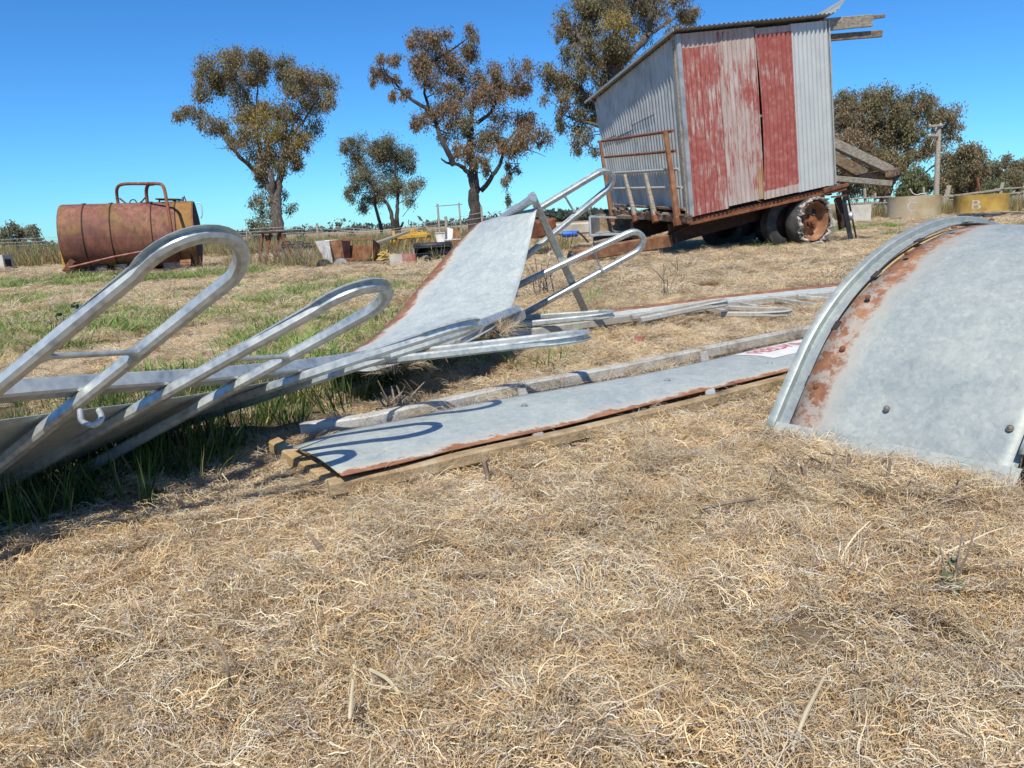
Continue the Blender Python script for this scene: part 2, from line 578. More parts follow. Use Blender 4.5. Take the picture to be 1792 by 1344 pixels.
def tank_mat():
    m, t, b = mat('rusted_red_tank')
    k = NT(t)
    v = k.coord('Object')
    n1 = k.noise(v, 1.6, 7, 0.65)
    n2 = k.noise(k.coord('Object', (1.2, 1.2, .4)), 9, 9, 0.75)
    n3 = k.noise(v, 2.3, 4, 0.6)
    c = k.ramp(n1, [(0.34, (0.15, 0.054, 0.034)), (0.52, (0.25, 0.088, 0.056)), (0.68, (0.32, 0.15, 0.10))])
    c = k.mix(k.ramp(n3, [(0.48, 0.0), (0.64, 0.65)]), c, (0.23, 0.14, 0.035))
    c = k.mix(k.ramp(n2, [(0.44, 0.0), (0.64, 0.8)]), c, (0.085, 0.036, 0.026))
    k.l(c, b.inputs['Base Color'])
    b.inputs['Roughness'].default_value = 0.75
    k.bump(b, n2, 0.2, 0.01)
    return m


M['tank'] = tank_mat()
M['tank_end'] = mottled('rusted_tank_end', [(0.07, 0.03, 0.02), (0.26, 0.12, 0.03), (0.34, 0.18, 0.05)], 3, 0.8, 0, 0.2)


def col_attr(name, rough=0.85, trans=0.0, var=0.25, two=True):
    m, t, b = mat(name)
    k = NT(t)
    a = k.n('ShaderNodeAttribute')
    a.attribute_name = 'Col'
    oi = k.n('ShaderNodeObjectInfo')
    hv = k.n('ShaderNodeHueSaturation')
    k.l(a.outputs['Color'], hv.inputs['Color'])
    k.l(k.math('ADD', 1.0 - var, k.math('MULTIPLY', oi.outputs['Random'], 2 * var)), hv.inputs['Value'])
    k.l(hv.outputs[0], b.inputs['Base Color'])
    b.inputs['Roughness'].default_value = rough
    b.inputs['Specular IOR Level'].default_value = 0.25
    if trans:
        tr = k.n('ShaderNodeBsdfTranslucent')
        k.l(hv.outputs[0], tr.inputs['Color'])
        mx = k.n('ShaderNodeMixShader')
        mx.inputs[0].default_value = trans
        k.l(b.outputs[0], mx.inputs[1])
        k.l(tr.outputs[0], mx.inputs[2])
        k.l(mx.outputs[0], t.nodes['Material Output'].inputs['Surface'])
    return m


M['straw'] = col_attr('dry_straw', 0.8, 0.18, 0.22)
M['grass'] = col_attr('green_grass', 0.7, 0.25, 0.2)
M['leaf'] = col_attr('gum_leaves', 0.6, 0.38, 0.0)


def bark(name, cols):
    return mottled(name, cols, 3.5, 0.95, 0, 0.9, 14, (3, 3, 0.7), bdist=0.08)


M['bark'] = bark('gum_bark', [(0.045, 0.033, 0.027), (0.12, 0.095, 0.08), (0.22, 0.18, 0.155)])
M['bark_dark'] = bark('dark_bark', [(0.022, 0.017, 0.016), (0.06, 0.046, 0.04), (0.12, 0.095, 0.08)])


def ground_mat():
    m, t, b = mat('dry_paddock_ground')
    k = NT(t)
    v = k.coord('Object')
    big = k.noise(v, 0.35, 5, 0.6)
    mid = k.noise(v, 3.0, 8, 0.7)
    fine = k.noise(v, 70, 6, 0.75)
    streak = k.noise(k.coord('Object', (0.5, 2.2, 1)), 1.6, 6, 0.65)
    c = k.ramp(k.math('ADD', k.math('MULTIPLY', mid, 0.55), k.math('MULTIPLY', fine, 0.45)),
               [(0.36, (0.10, 0.07, 0.042)), (0.46, (0.27, 0.19, 0.115)), (0.56, (0.42, 0.31, 0.19)), (0.66, (0.56, 0.45, 0.3))])
    c = k.mix(k.ramp(streak, [(0.52, 0.0), (0.68, 0.55)]), c, (0.33, 0.22, 0.14))
    sx = k.n('ShaderNodeSeparateXYZ')
    k.l(v, sx.inputs[0])
    # green regrowth: left middle distance and thin bands further out
    gx = k.ramp(k.math('MULTIPLY', sx.outputs['X'], 0.02), [(0.0, 1.0), (0.04, 0.35)])
    gy = k.ramp(k.math('MULTIPLY', sx.outputs['Y'], 0.02), [(0.06, 0.0), (0.11, 1.0), (0.5, 0.9), (1.0, 0.6)])
    gn = k.noise(k.coord('Object', (0.35, 0.8, 1), (3, 1, 0)), 1.5, 7, 0.7)
    gm = k.ramp(gn, [(0.49, 0.0), (0.62, 0.8)])
    gm = k.math('MULTIPLY', gm, k.math('MULTIPLY', gy, k.math('ADD', 0.35, k.math('MULTIPLY', gx, 0.65))))
    c = k.mix(gm, c, k.ramp(fine, [(0.35, (0.06, 0.09, 0.025)), (0.65, (0.17, 0.2, 0.07))]))
    k.l(c, b.inputs['Base Color'])
    b.inputs['Roughness'].default_value = 0.95
    b.inputs['Specular IOR Level'].default_value = 0.1
    k.bump(b, k.math('ADD', fine, k.math('MULTIPLY', mid, 1.2)), 0.9, 0.04)
    return m


M['ground'] = ground_mat()


# ------------------------------------------------------------------ ground
def axis_pts(spec):
    out = [spec[0][0]]
    for (a, bb, st) in spec:
        n = max(1, int(round((bb - a) / st)))
        out += list(np.linspace(a, bb, n + 1)[1:])
    return np.array(out)


gx = axis_pts([(-3000, -400, 650), (-400, -60, 40), (-60, -14, 3), (-14, -4, 0.4), (-4, 4.5, 0.04), (4.5, 14, 0.4), (14, 60, 3), (60, 400, 40), (400, 3000, 650)])
gy = axis_pts([(-400, -20, 60), (-20, -1, 1.5), (-1, 4.2, 0.035), (4.2, 9, 0.12), (9, 26, 0.6), (26, 90, 4), (90, 500, 50), (500, 4000, 700)])
GX, GY = np.meshgrid(gx, gy)
GZ = hgt(GX, GY)
far = np.clip((np.hypot(GX, GY) - 20) / 20, 0, 1)
GZ = GZ * (1 - far)
nvx, nvy = len(gx), len(gy)
gv = np.stack([GX, GY, GZ], -1).reshape(-1, 3)
idx = np.arange(nvx * nvy).reshape(nvy, nvx)
gf = np.stack([idx[:-1, :-1], idx[:-1, 1:], idx[1:, 1:], idx[1:, :-1]], -1).reshape(-1, 4)


def np_mesh(name, v, f, cols=None, smooth=False):
    me = bpy.data.meshes.new(name)
    n, q, k = len(v), len(f), f.shape[1]
    me.vertices.add(n)
    me.vertices.foreach_set('co', np.asarray(v, np.float32).ravel())
    me.loops.add(q * k)
    me.loops.foreach_set('vertex_index', np.asarray(f, np.int32).ravel())
    me.polygons.add(q)
    me.polygons.foreach_set('loop_start', np.arange(0, q * k, k, dtype=np.int32))
    me.polygons.foreach_set('loop_total', np.full(q, k, dtype=np.int32))
    if smooth:
        me.polygons.foreach_set('use_smooth', np.ones(q, dtype=bool))
    me.update(calc_edges=True)
    if cols is not None:
        a = me.color_attributes.new('Col', 'FLOAT_COLOR', 'POINT')
        c4 = np.ones((n, 4), np.float32)
        c4[:, :3] = cols
        a.data.foreach_set('color', c4.ravel())
    return me


g = link_mesh('ground', np_mesh('ground', gv, gf, smooth=True), M['ground'])
tag(g, kind='structure')


# ------------------------------------------------------------------ scattering of straw and grass (stuff)
def ribbons(n, L, W, nseg, root, head, curl, lift, cols, tip=0.3, dz=None, rs=None, jit=0.22):
    """n ribbons: arrays root (n,3), head (n), curl (n), lift (n) height of the arch; returns verts, faces, cols"""
    t = np.linspace(0, 1, nseg + 1)
    ds = (L / nseg)[:, None]
    ang = head[:, None] + curl[:, None] * (t[None, :] * L[:, None])
    ang = ang + (rs.normal(0, 1, ang.shape) * (jit[:, None] if hasattr(jit, '__len__') else jit)).cumsum(1) * 0.6
    dx, dy = np.cos(ang) * ds, np.sin(ang) * ds
    x = root[:, 0:1] + np.concatenate([np.zeros((n, 1)), dx[:, :-1].cumsum(1)], 1)
    y = root[:, 1:2] + np.concatenate([np.zeros((n, 1)), dy[:, :-1].cumsum(1)], 1)
    if dz is None:
        z = root[:, 2:3] + lift[:, None] * np.sin(math.pi * t)[None, :] + rs.normal(0, 0.002, (n, nseg + 1))
    else:
        z = root[:, 2:3] + dz
    ctr = np.stack([x, y, z], -1)
    wdir = np.stack([-np.sin(ang), np.cos(ang), rs.normal(0, 0.8, (n, 1)).repeat(nseg + 1, 1)], -1)
    wdir /= np.linalg.norm(wdir, axis=-1, keepdims=True)
    wt = (W[:, None] * (1 - (1 - tip) * t[None, :] ** 2))[..., None] * 0.5
    a, b = ctr - wdir * wt, ctr + wdir * wt
    v = np.stack([a, b], 2).reshape(n, (nseg + 1) * 2, 3)
    base = (np.arange(n) * (nseg + 1) * 2)[:, None]
    k = np.arange(nseg) * 2
    q = np.stack([k, k + 1, k + 3, k + 2], -1)
    f = (base[:, :, None] + q[None]).reshape(-1, 4)
    c = np.repeat(cols[:, None, :], (nseg + 1) * 2, 1)
    return v.reshape(-1, 3), f, c.reshape(-1, 3)


STRAW = np.array([[0.68, 0.55, 0.36], [0.76, 0.65, 0.47], [0.64, 0.45, 0.22], [0.56, 0.42, 0.25], [0.52, 0.45, 0.36], [0.42, 0.28, 0.16], [0.30, 0.19, 0.11], [0.80, 0.72, 0.57], [0.46, 0.39, 0.31]])
SP = np.array([0.19, 0.10, 0.15, 0.17, 0.12, 0.11, 0.07, 0.025, 0.065])


def straw_src(i, kind='mat'):
    rs = np.random.default_rng(100 + i)
    n = {'mat': 400, 'curl': 400, 'tuft': 120, 'edge': 60}[kind]
    R = 0.10
    rad = R * np.sqrt(rs.random(n))
    th = rs.random(n) * 2 * math.pi
    root = np.stack([rad * np.cos(th), rad * np.sin(th), rs.random(n) ** 1.5 * 0.016 - 0.004], -1)
    L = rs.uniform(0.018, 0.062, n)
    W = rs.uniform(0.0007, 0.00155, n)
    curl = rs.normal(0, 17, n)
    lift = rs.random(n) ** 2 * 0.011
    big = rs.random(n) < 0.002
    main = rs.random() * 6.28
    head = main + rs.normal(0, 0.9, n) + (rs.random(n) < 0.5) * math.pi
    if kind == 'curl':
        head = th + math.pi / 2 + rs.normal(0, 0.5, n)
        curl = rs.normal(20, 12, n)
        L = rs.uniform(0.02, 0.065, n)
    dz = None
    t = np.linspace(0, 1, 7)
    if kind == 'tuft':
        rad = 0.045 * np.sqrt(rs.random(n))
        root = np.stack([rad * np.cos(th), rad * np.sin(th), np.zeros(n)], -1)
        head = th + rs.normal(0, 0.5, n)
        L = rs.uniform(0.03, 0.085, n)
        hh = rs.uniform(0.01, 0.035, n)
        dz = hh[:, None] * np.sin(np.clip(t[None, :] * math.pi * rs.uniform(0.6, 1.05, (n, 1)), 0, math.pi))
        curl = rs.normal(0, 6, n)
    if kind == 'edge':
        rad = 0.05 * np.sqrt(rs.random(n))
        root = np.stack([rad * np.cos(th), rad * np.sin(th), np.zeros(n)], -1)
        head = th + rs.normal(0, 0.8, n)
        L = rs.uniform(0.06, 0.14, n)
        hh = rs.uniform(0.015, 0.06, n)
        dz = hh[:, None] * np.sin(np.clip(t[None, :] * math.pi * rs.uniform(0.4, 0.9, (n, 1)), 0, math.pi))
        curl = rs.normal(0, 10, n)
    W = np.where(big, rs.uniform(0.0024, 0.0036, n), W); L = np.where(big, rs.uniform(0.06, 0.13, n), L); curl = np.where(big, curl * 0.15, curl)
    cols = STRAW[rs.choice(len(STRAW), n, p=SP)] * rs.uniform(0.88, 1.22, (n, 1)) * np.array([1.03, 1.06, 1.12])
    cols[big] = np.array([0.74, 0.64, 0.46])
    if i % 4 == 1: cols = cols * np.array([0.90, 0.87, 0.84])
    if i % 4 == 2: cols = cols * np.array([1.04, 0.96, 0.82])
    v, f, c = ribbons(n, L, W, 6, root, head, curl, lift, np.clip(cols, 0, 0.8), 0.45, dz, rs, np.where(big, 0.12, 0.5))
    me = np_mesh('straw_tuft', v, f, c)
    me.materials.append(M['straw'])
    return bpy.data.objects.new('straw_tuft', me)


def grass_src(i, hmin=0.1, hmax=0.3, n=34, wid=0.006, dry=0.1, spread=0.05, lean=0.5, gcol=1.0):
    rs = np.random.default_rng(300 + i)
    th = rs.random(n) * 2 * math.pi
    rad = spread * np.sqrt(rs.random(n))
    root = np.stack([rad * np.cos(th), rad * np.sin(th), np.full(n, -0.01)], -1)
    t = np.linspace(0, 1, 6)
    hh = rs.uniform(hmin, hmax, n)
    dz = hh[:, None] * (t[None, :] - 0.35 * rs.random((n, 1)) * t[None, :] ** 3)
    L = hh * rs.uniform(0.15, lean, n) + 0.01
    pal = gcol * np.array([[0.085, 0.15, 0.03], [0.11, 0.18, 0.04], [0.06, 0.11, 0.025], [0.15, 0.21, 0.055]])
    cols = pal[rs.integers(0, 4, n)] * rs.uniform(0.8, 1.2, (n, 1))
    d = rs.random(n) < dry
    cols[d] = np.array([0.45, 0.34, 0.18]) * rs.uniform(0.7, 1.2, (d.sum(), 1))
    v, f, c = ribbons(n, L, rs.uniform(0.6, 1.3, n) * wid, 5, root, th + rs.normal(0, 0.6, n), rs.normal(0, 2, n), np.zeros(n), cols, 0.1, dz, rs)
    me = np_mesh('grass_tuft', v, f, c)
    me.materials.append(M['grass'])
    return bpy.data.objects.new('grass_tuft', me)


def scatter(name, pts, scl, srcs, label, cat, tilt=0.15, rotz=None):
    n = len(pts)
    me = bpy.data.meshes.new(name)
    me.vertices.add(n)
    me.vertices.foreach_set('co', np.asarray(pts, np.float32).ravel())
    rot = np.stack([rng.normal(0, tilt, n), rng.normal(0, tilt, n), rng.random(n) * 6.283 if rotz is None else rotz], -1).astype(np.float32)
    me.attributes.new('rot', 'FLOAT_VECTOR', 'POINT').data.foreach_set('vector', rot.ravel())
    me.attributes.new('scl', 'FLOAT', 'POINT').data.foreach_set('value', np.asarray(scl, np.float32))
    me.attributes.new('pick', 'INT', 'POINT').data.foreach_set('value', rng.integers(0, len(srcs), n).astype(np.int32))
    o = bpy.data.objects.new(name, me)
    COL.objects.link(o)
    me.materials.append(srcs[0].data.materials[0])
    c = bpy.data.collections.new(name + '_sources')
    for s in srcs:
        c.objects.link(s)
    gt = bpy.data.node_groups.new(name, 'GeometryNodeTree')
    gt.interface.new_socket('Geometry', in_out='INPUT', socket_type='NodeSocketGeometry')
    gt.interface.new_socket('Geometry', in_out='OUTPUT', socket_type='NodeSocketGeometry')
    N = gt.nodes.new
    gi, go = N('NodeGroupInput'), N('NodeGroupOutput')
    ci = N('GeometryNodeCollectionInfo')
    ci.inputs['Collection'].default_value = c
    ci.inputs['Separate Children'].default_value = True
    ci.inputs['Reset Children'].default_value = True
    ip = N('GeometryNodeInstanceOnPoints')
    ip.inputs['Pick Instance'].default_value = True

    def attr(nm, dt):
        a = N('GeometryNodeInputNamedAttribute')
        a.data_type = dt
        a.inputs['Name'].default_value = nm
        return a.outputs['Attribute']
    er = N('FunctionNodeEulerToRotation')
    L = gt.links.new
    L(gi.outputs[0], ip.inputs['Points'])
    L(ci.outputs[0], ip.inputs['Instance'])
    L(attr('pick', 'INT'), ip.inputs['Instance Index'])
    L(attr('rot', 'FLOAT_VECTOR'), er.inputs[0])
    L(er.outputs[0], ip.inputs['Rotation'])
    L(attr('scl', 'FLOAT'), ip.inputs['Scale'])
    L(ip.outputs[0], go.inputs[0])
    md = o.modifiers.new('scatter', 'NODES')
    md.node_group = gt
    return tag(o, label, cat, kind='stuff')


def in_poly(x, y, poly):
    P = np.array(poly)[:, :2]
    c = np.zeros(len(x), bool)
    j = len(P) - 1
    for i in range(len(P)):
        cond = ((P[i, 1] > y) != (P[j, 1] > y))
        xx = (P[j, 0] - P[i, 0]) * (y - P[i, 1]) / (P[j, 1] - P[i, 1] + 1e-12) + P[i, 0]
        c ^= cond & (x < xx)
        j = i
    return c


# ------------------------------------------------------------------ trailer axes (nose-down, turned a little away from us)
TO = at(1208, 380, 12.0)
TX = np.array([0.92985114, 0.34207294, 0.13551002])
TY = np.array([-0.35158107, 0.93464836, 0.05313367])
TZ = np.array([-0.10847863, -0.09704916, 0.98935021])


NE = TX * math.cos(math.radians(8)) - TY * math.sin(math.radians(8))     # end wall turned out of square so the sun grazes it and shadows lengthen


def tw(x, y, z):
    return TO + TX * x + TY * y + TZ * z


def tpix(px, py, plane='y', val=0.0):
    """The point of the trailer's plane x = val or y = val that lies behind a pixel."""
    n = {'y': TY, 'x': TX, 'e': NE}[plane]
    v = ray(px, py)
    return _C + v * (np.dot(TO + n * val - _C, n) / np.dot(v, n))


def bil(Q, u, v):
    a, b, c, d = Q
    return a * (1 - u) * (1 - v) + b * u * (1 - v) + c * u * v + d * (1 - u) * v


def corr_sheet(name, Q, u0, u1, v0, v1, nv, m, parent, off=0.0, amp=0.011, pitch=0.088, bow=None, along='u', rows=4, edge=None):
    """Corrugated sheet on the quad Q (bl, br, tr, tl); waves run across u."""
    Lu = np.linalg.norm(Q[1] - Q[0])
    ncol = max(8, int((u1 - u0) * Lu / pitch * 8))
    R, UVr = [], []
    for i in range(rows + 1):
        v = v0 + (v1 - v0) * i / rows
        r, uvr = [], []
        for j in range(ncol + 1):
            u = u0 + (u1 - u0) * j / ncol
            uu = u
            if bow is not None:
                uu = u + bow(v) * (1 - (u - u0) / (u1 - u0))
            h = off + amp * math.sin(2 * math.pi * u * Lu / pitch)
            if edge is not None: h += edge(u, v)
            r.append(bil(Q, uu, v) + nv * h)
            uvr.append((u, v))
        R.append(r); UVr.append(uvr)
    mb = MB()
    mb.grid(R, UVr)
    return mb.build(name, m, parent, smooth=60)


hut = empty('hut_trailer', tw(1.4, 1.2, -0.6), 'tall corrugated iron hut, red and silver, on a rusty wheeled trailer', 'trailer')
QF = [tpix(1208, 380), tpix(1462, 322), tpix(1450, 34), tpix(1183, 60)]
QE = [tpix(1074, 362, 'e'), QF[0] + TZ * 0.12, QF[3], tpix(1041, 176, 'e')]
TL = float(np.dot(QF[1] - TO, TX))
# front wall
wall = MB()
wall.bar(QF[0] + TY * 0.06, QF[3] + TY * 0.06, 0.06, 0.06, TX)
wall.bar(QF[1] + TY * 0.06, QF[2] + TY * 0.06, 0.06, 0.06, TX)
wall.bar(bil(QF, 0.03, 0.5) + TY * 0.04, bil(QF, 0.97, 0.5) + TY * 0.04, 0.05, 0.04, TZ)
wf = wall.build('wall', M['wood'], hut, smooth=30)
corr_sheet('corrugated_sheet', QF, 0.012, 0.256, 0, 1, -TY, M['corr_red_a'], wf, 0.0)
corr_sheet('corrugated_sheet', QF, 0.25, 0.497, 0.012, 1, -TY, M['corr_red_b'], wf, 0.006)
s3 = corr_sheet('corrugated_sheet', QF, 0.500, 0.735, 0.004, 0.99, -TY, M['corr_red_c'], wf, 0.014, bow=lambda v: -0.012 + 0.026 * math.sin(math.pi * min(1, max(0, v))) * 0.8, rows=14)
corr_sheet('corrugated_sheet', QF, 0.728, 1.0, 0, 0.995, -TY, M['corr_bright'], wf, 0.004)
fl = MB()
for c in (QF, ):
    b0, b1 = c[0] - TY * 0.018, c[3] - TY * 0.018
    fl.bar(b0 + TX * 0.03, b1 + TX * 0.03, 0.075, 0.004, TY)
    fl.bar(b0 - TX * 0.012 + TY * 0.04, b1 - TX * 0.012 + TY * 0.04, 0.08, 0.004, TX)
fl.build('corner_flashing', M['grey_metal'], wf)
ef = MB()
ef.bar(QF[1] - TY * 0.022 - TX * 0.01, QF[2] - TY * 0.022 - TX * 0.01, 0.03, 0.004, TY)
ef.build('edge_strip', M['galv_dusty'], wf)
# end wall: three long sheets, two older ones lapped over their heads, one long sheet by the corner
we = MB()
we.bar(QE[0] + NE * 0.05, QE[3] + NE * 0.05, 0.06, 0.06, TY)
we.bar(bil(QE, 0.02, 0.55) + NE * 0.045, bil(QE, 0.97, 0.6) + NE * 0.045, 0.05, 0.05, TZ)
we = we.build('wall', M['wood'], hut)
for (a, b, v0, v1, mm, off) in ((0.0, 0.42, 0, 0.66, 'corr_galv', 0), (0.41, 0.72, 0, 0.72, 'corr_galv', 0.004), (0.0, 0.22, 0.62, 1, 'corr_old', 0.012), (0.215, 0.47, 0.60, 1, 'corr_old', 0.018),
                                (0.465, 0.735, 0.635, 1, 'corr_old', 0.015), (0.72, 0.985, 0, 1, 'corr_galv', 0.007)):
    corr_sheet('corrugated_sheet', QE, a, b, v0, v1, -NE, M[mm], we, off, amp=0.016, pitch=0.112)
# back and far end walls
QB = [QE[0] + TX * TL, QE[0], QE[3], QE[3] + TX * TL]
wb = corr_sheet('wall', QB, 0, 1, 0, 1, TY, M['corr_galv'], hut)
QR = [QF[1], QB[0], QB[3], QF[2]]
wr = corr_sheet('wall', QR, 0, 1, 0, 1, TX, M['corr_galv'], hut, off=-0.03)
# roof
rA = QE[3] - TX * 0.13 + TZ * 0.03 + TY * 0.12 - (QF[3] - QE[3]) * 0.03
rD = QF[3] - TX * 0.11 + TZ * 0.045 + (QF[3] - QE[3]) * 0.035
rX = nrm(QF[2] - QF[3])
RL = 3.34
QRo = [rD, rD + rX * RL, rA + rX * RL, rA]
rn = nrm(np.cross(rX, rA - rD))
if rn[2] < 0: rn = -rn
roof = MB()
roof.bar(bil(QRo, 0.04, 0.10) - rn * 0.05, bil(QRo, 0.86, 0.10) - rn * 0.05, 0.05, 0.07, rn)
roof.bar(bil(QRo, 0.02, 0.93) - rn * 0.05, bil(QRo, 0.86, 0.93) - rn * 0.05, 0.05, 0.07, rn)
roof.bar(bil(QRo, 0.04, 0.5) - rn * 0.05, bil(QRo, 0.86, 0.5) - rn * 0.05, 0.05, 0.07, rn)
roof = roof.build('roof', M['wood_brown'], hut)
lift = lambda u, v: 0.24 * max(0, (u - 0.9) / 0.1) ** 1.5
for i in range(4):
    a, b = i * 0.25 + 0.001, min(1.0, (i + 1) * 0.25 + 0.012)
    o = corr_sheet('roof_sheet', QRo, a, b, 0, 1, rn, M['corr_galv'], roof, 0.006 + 0.003 * (i % 2), amp=0.011, rows=6, edge=lift if i == 3 else None)
# barge strip on the visible end
bs = MB()
bs.bar(bil(QRo, 0.0, 0.0) - rn * 0.012, bil(QRo, 0.0, 1.0) - rn * 0.012, 0.012, 0.045, rn)
bs.build('barge_strip', M['grey_metal'], roof)
# rafters sticking out past the right end
for (p, q, wd, h, mm) in ((tpix(1440, 44, 'y', 0.03), tpix(1525, 36, 'y', 0.03), 0.06, 0.19, 'wood'), (tpix(1440, 67, 'y', 0.10), tpix(1542, 59, 'y', 0.10), 0.06, 0.11, 'wood_brown'), (tpix(1500, 34, 'y', 0.3), tpix(1547, 28, 'y', 0.3), 0.05, 0.06, 'wood_brown')):
    mb = MB(); mb.bar(p, q, wd, h, TZ); mb.build('rafter', M[mm], roof)

# bed
bed = MB()
ZB = -0.03
bed.bar(tw(0.0, 0.03, -0.115), tw(TL + 0.25, 0.03, -0.115), 0.05, 0.035, TZ)
bed.bar(tw(-0.03, 0.06, -0.04), tw(TL + 0.22, 0.06, -0.04), 0.04, 0.02, TZ)
bedo = bed.build('bed_rail', M['rust'], hut)
sc = MB()
npk = 40
R0, R1 = [], []
for i in range(npk * 4 + 1):
    x = -0.0 + (TL + 0.2) * i / (npk * 4)
    yy = 0.035 + 0.022 * math.sin(i * math.pi / 2)
    R0.append(tw(x, yy, -0.10)); R1.append(tw(x, yy, -0.05))
sc.grid([R0, R1])
sc.build('corrugated_strip', M['rust'], bedo, solid=0.002)
fb = MB()
fb.box(tw(0.0, 0.1, -0.09), TX * (TL + 0.2), TY * 2.35, TZ * 0.05)
fb.build('floor_deck', M['wood_brown'], hut)
for y in (0.62, 1.85):
    ch = MB()
    ch.bar(tw(-0.02, y, -0.30), tw(TL + 0.3, y, -0.26), 0.08, 0.34, TZ, h2=0.2)
    ch.build('chassis_beam', M['rust_dark'], hut)
for x in (0.3, 1.0, 1.7, 2.4, 2.95):
    cb = MB(); cb.bar(tw(x, 0.08, -0.13), tw(x, 2.4, -0.13), 0.07, 0.08, TZ); cb.build('cross_bearer', M['rust_dark'], hut)
# drawbar
db = MB()
p0, p1 = gnd(1000, 449, 0.12), tpix(1172, 421, 'y', 0.62)
db.bar(p0, p1, 0.14, 0.19, (0, 0, 1), h2=0.22)
dbo = db.build('drawbar', M['rust_orange'], hut)
db = MB(); db.lathe(p0 - nrm(p1 - p0) * 0.02, p1 - p0, [(0.0, -0.02), (0.06, -0.02), (0.09, 0.03), (0.09, 0.05)], 12); db.build('coupling', M['black'], dbo)
db = MB(); db.bar(p1 - nrm(p1 - p0) * 0.1, tw(0.35, 0.62, -0.3), 0.1, 0.2, TZ); db.build('gusset', M['rust_dark'], dbo)

# stake rack on the end
def xr(px, py): return tpix(px, py, 'e', -0.16)
rack = MB()
rack.bar(xr(1077, 372), xr(1207, 384), 0.10, 0.12, TZ)
rack = rack.build('headboard', M['rotten'], hut)
b2 = MB(); b2.bar(xr(1076, 359), xr(1200, 366), 0.05, 0.04, TZ); b2.build('top_board', M['rotten'], rack)
rs0 = random.Random(5)
for k in range(9):
    u = k / 8
    b2 = MB(); p = xr(1078 + 120 * u, 365 + 11 * u) - TX * 0.02
    b2.bar(p - TY * 0.09, p + TY * 0.07, 0.08, 0.03 + 0.02 * rs0.random(), TZ, roll=rs0.uniform(-.3, .3)); b2.build('board', M['rotten' if k % 3 else 'wood'], rack)
for (a, b, wd, mm) in (((1050, 247), (1072, 386), 0.07, 'rust_orange'), ((1164, 230), (1187, 392), 0.085, 'rust_orange'), ((1093, 306), (1113, 386), 0.065, 'wood'), ((1129, 304), (1148, 387), 0.07, 'wood')):
    st = MB()
    p, q = tpix(*a, 'e', -0.19), tpix(*b, 'e', -0.23)
    st.bar(p, q, wd * 0.75, wd * 0.75, TX, w2=wd * 1.15, h2=wd * 1.15)
    so = st.build('stake', M[mm], rack, smooth=30)
    sb = MB(); d = nrm(q - p)
    sb.bar(q - d * 0.10, q + d * 0.02, wd * 1.55, wd * 1.5, TX); sb.build('stake_pocket', M['rust'], so)
for (a, b, mm) in (((1047, 248), (1177, 229), 'rust'), ((1059, 275), (1182, 264), 'rust'), ((1070, 303), (1188, 296), 'galv_dusty'), ((1068, 330), (1193, 328), 'galv_dusty')):
    rl = MB(); rl.tube([tpix(*a, 'e', -0.13), tpix(*b, 'e', -0.13)], 0.024, 10); rl.build('rail', M[mm], rack, smooth=40)

# wheels
def rim_prof(rr): return [(0.0, 0.10), (0.075, 0.10), (0.09, 0.07), (0.13, 0.07), (0.2, 0.135), (rr - 0.045, 0.12), (rr - 0.02, 0.0), (rr, -0.015), (rr + 0.012, 0.0), (rr - 0.005, 0.03), (rr - 0.03, 0.15)]
ax0 = nrm(-TY + TX * 0.10)          # the torn wheel has turned a little towards us
wc = tpix(1424, 394, 'y', -0.02); wc[2] = max(wc[2], 0.42)
AXW = ax0
tb = MB()
up = np.array([0, 0, 1.0])
def wheel_ring(mb, c, axis, prof, n=48, jag=None, flat=0.0):
    s = nrm(np.cross(axis, up)); u = np.cross(s, axis)
    rows = []
    for (r, z, *j) in prof:
        row = []
        for k in range(n + 1):
            a = 2 * math.pi * k / n
            rr, zz = r, z
            if j and jag is not None:
                rr += jag[k % n][0] * j[0]; zz += jag[k % n][1] * j[0]
            q = c + axis * zz + (s * math.cos(a) + u * math.sin(a)) * rr
            if q[2] < flat: q = np.array([q[0], q[1], flat])
            row.append(q)
        rows.append(row)
    mb.grid(rows)
rj = random.Random(3)
jag = [(rj.uniform(-0.02, 0.025), rj.uniform(-0.07, 0.05)) for _ in range(48)]
wheel_ring(tb, wc, AXW, [(0.30, -0.28), (0.37, -0.29), (0.415, -0.25), (0.425, -0.12), (0.415, 0.0, 0.3), (0.385, 0.05, 1.0), (0.365, 0.04, 1.0), (0.385, 0.0, 0.3), (0.385, -0.2)], 48, jag)
wheel = MB()
wheel_ring(wheel, wc, AXW, [(0.0, -0.05), (0.06, -0.05), (0.08, -0.09), (0.12, -0.10), (0.24, -0.13), (0.285, -0.08), (0.30, -0.01), (0.325, 0.02), (0.335, 0.02), (0.335, 0.0), (0.31, -0.04)], 40)
for k in range(5):
    pass
who = wheel.build('wheel', M['rust_orange'], hut, smooth=45)
tb.build('torn_tyre', M['rubber'], who, smooth=50)
fr = MB()
s_ = nrm(np.cross(AXW, up)); u_ = np.cross(s_, AXW)
wheel_ring(fr, wc, AXW, [(0.36, 0.02, .6), (0.365, 0.055, 1.0), (0.39, 0.065, 1.2), (0.405, 0.03, .8), (0.405, -0.03, .9)], 48, jag)
for k in range(260):
    a = rj.random() * 6.283
    r = 0.36 + 0.045 * rj.random()
    p = wc + AXW * rj.uniform(-0.02, 0.06) + (s_ * math.cos(a) + u_ * math.sin(a)) * r
    q = p + AXW * rj.uniform(-.02, 0.03) + (s_ * math.cos(a + 0.4) + u_ * math.sin(a + 0.4)) * rj.uniform(-0.02, 0.03) + np.array([rj.uniform(-.02, .02), 0, rj.uniform(-.02, .02)])
    if q[2] > 0.01 and p[2] > 0.01: fr.bar(p, q, 0.009, 0.006)
fo = fr.build('frayed_edge', M['frayed'], who); fo['kind'] = 'stuff'
hh = MB()
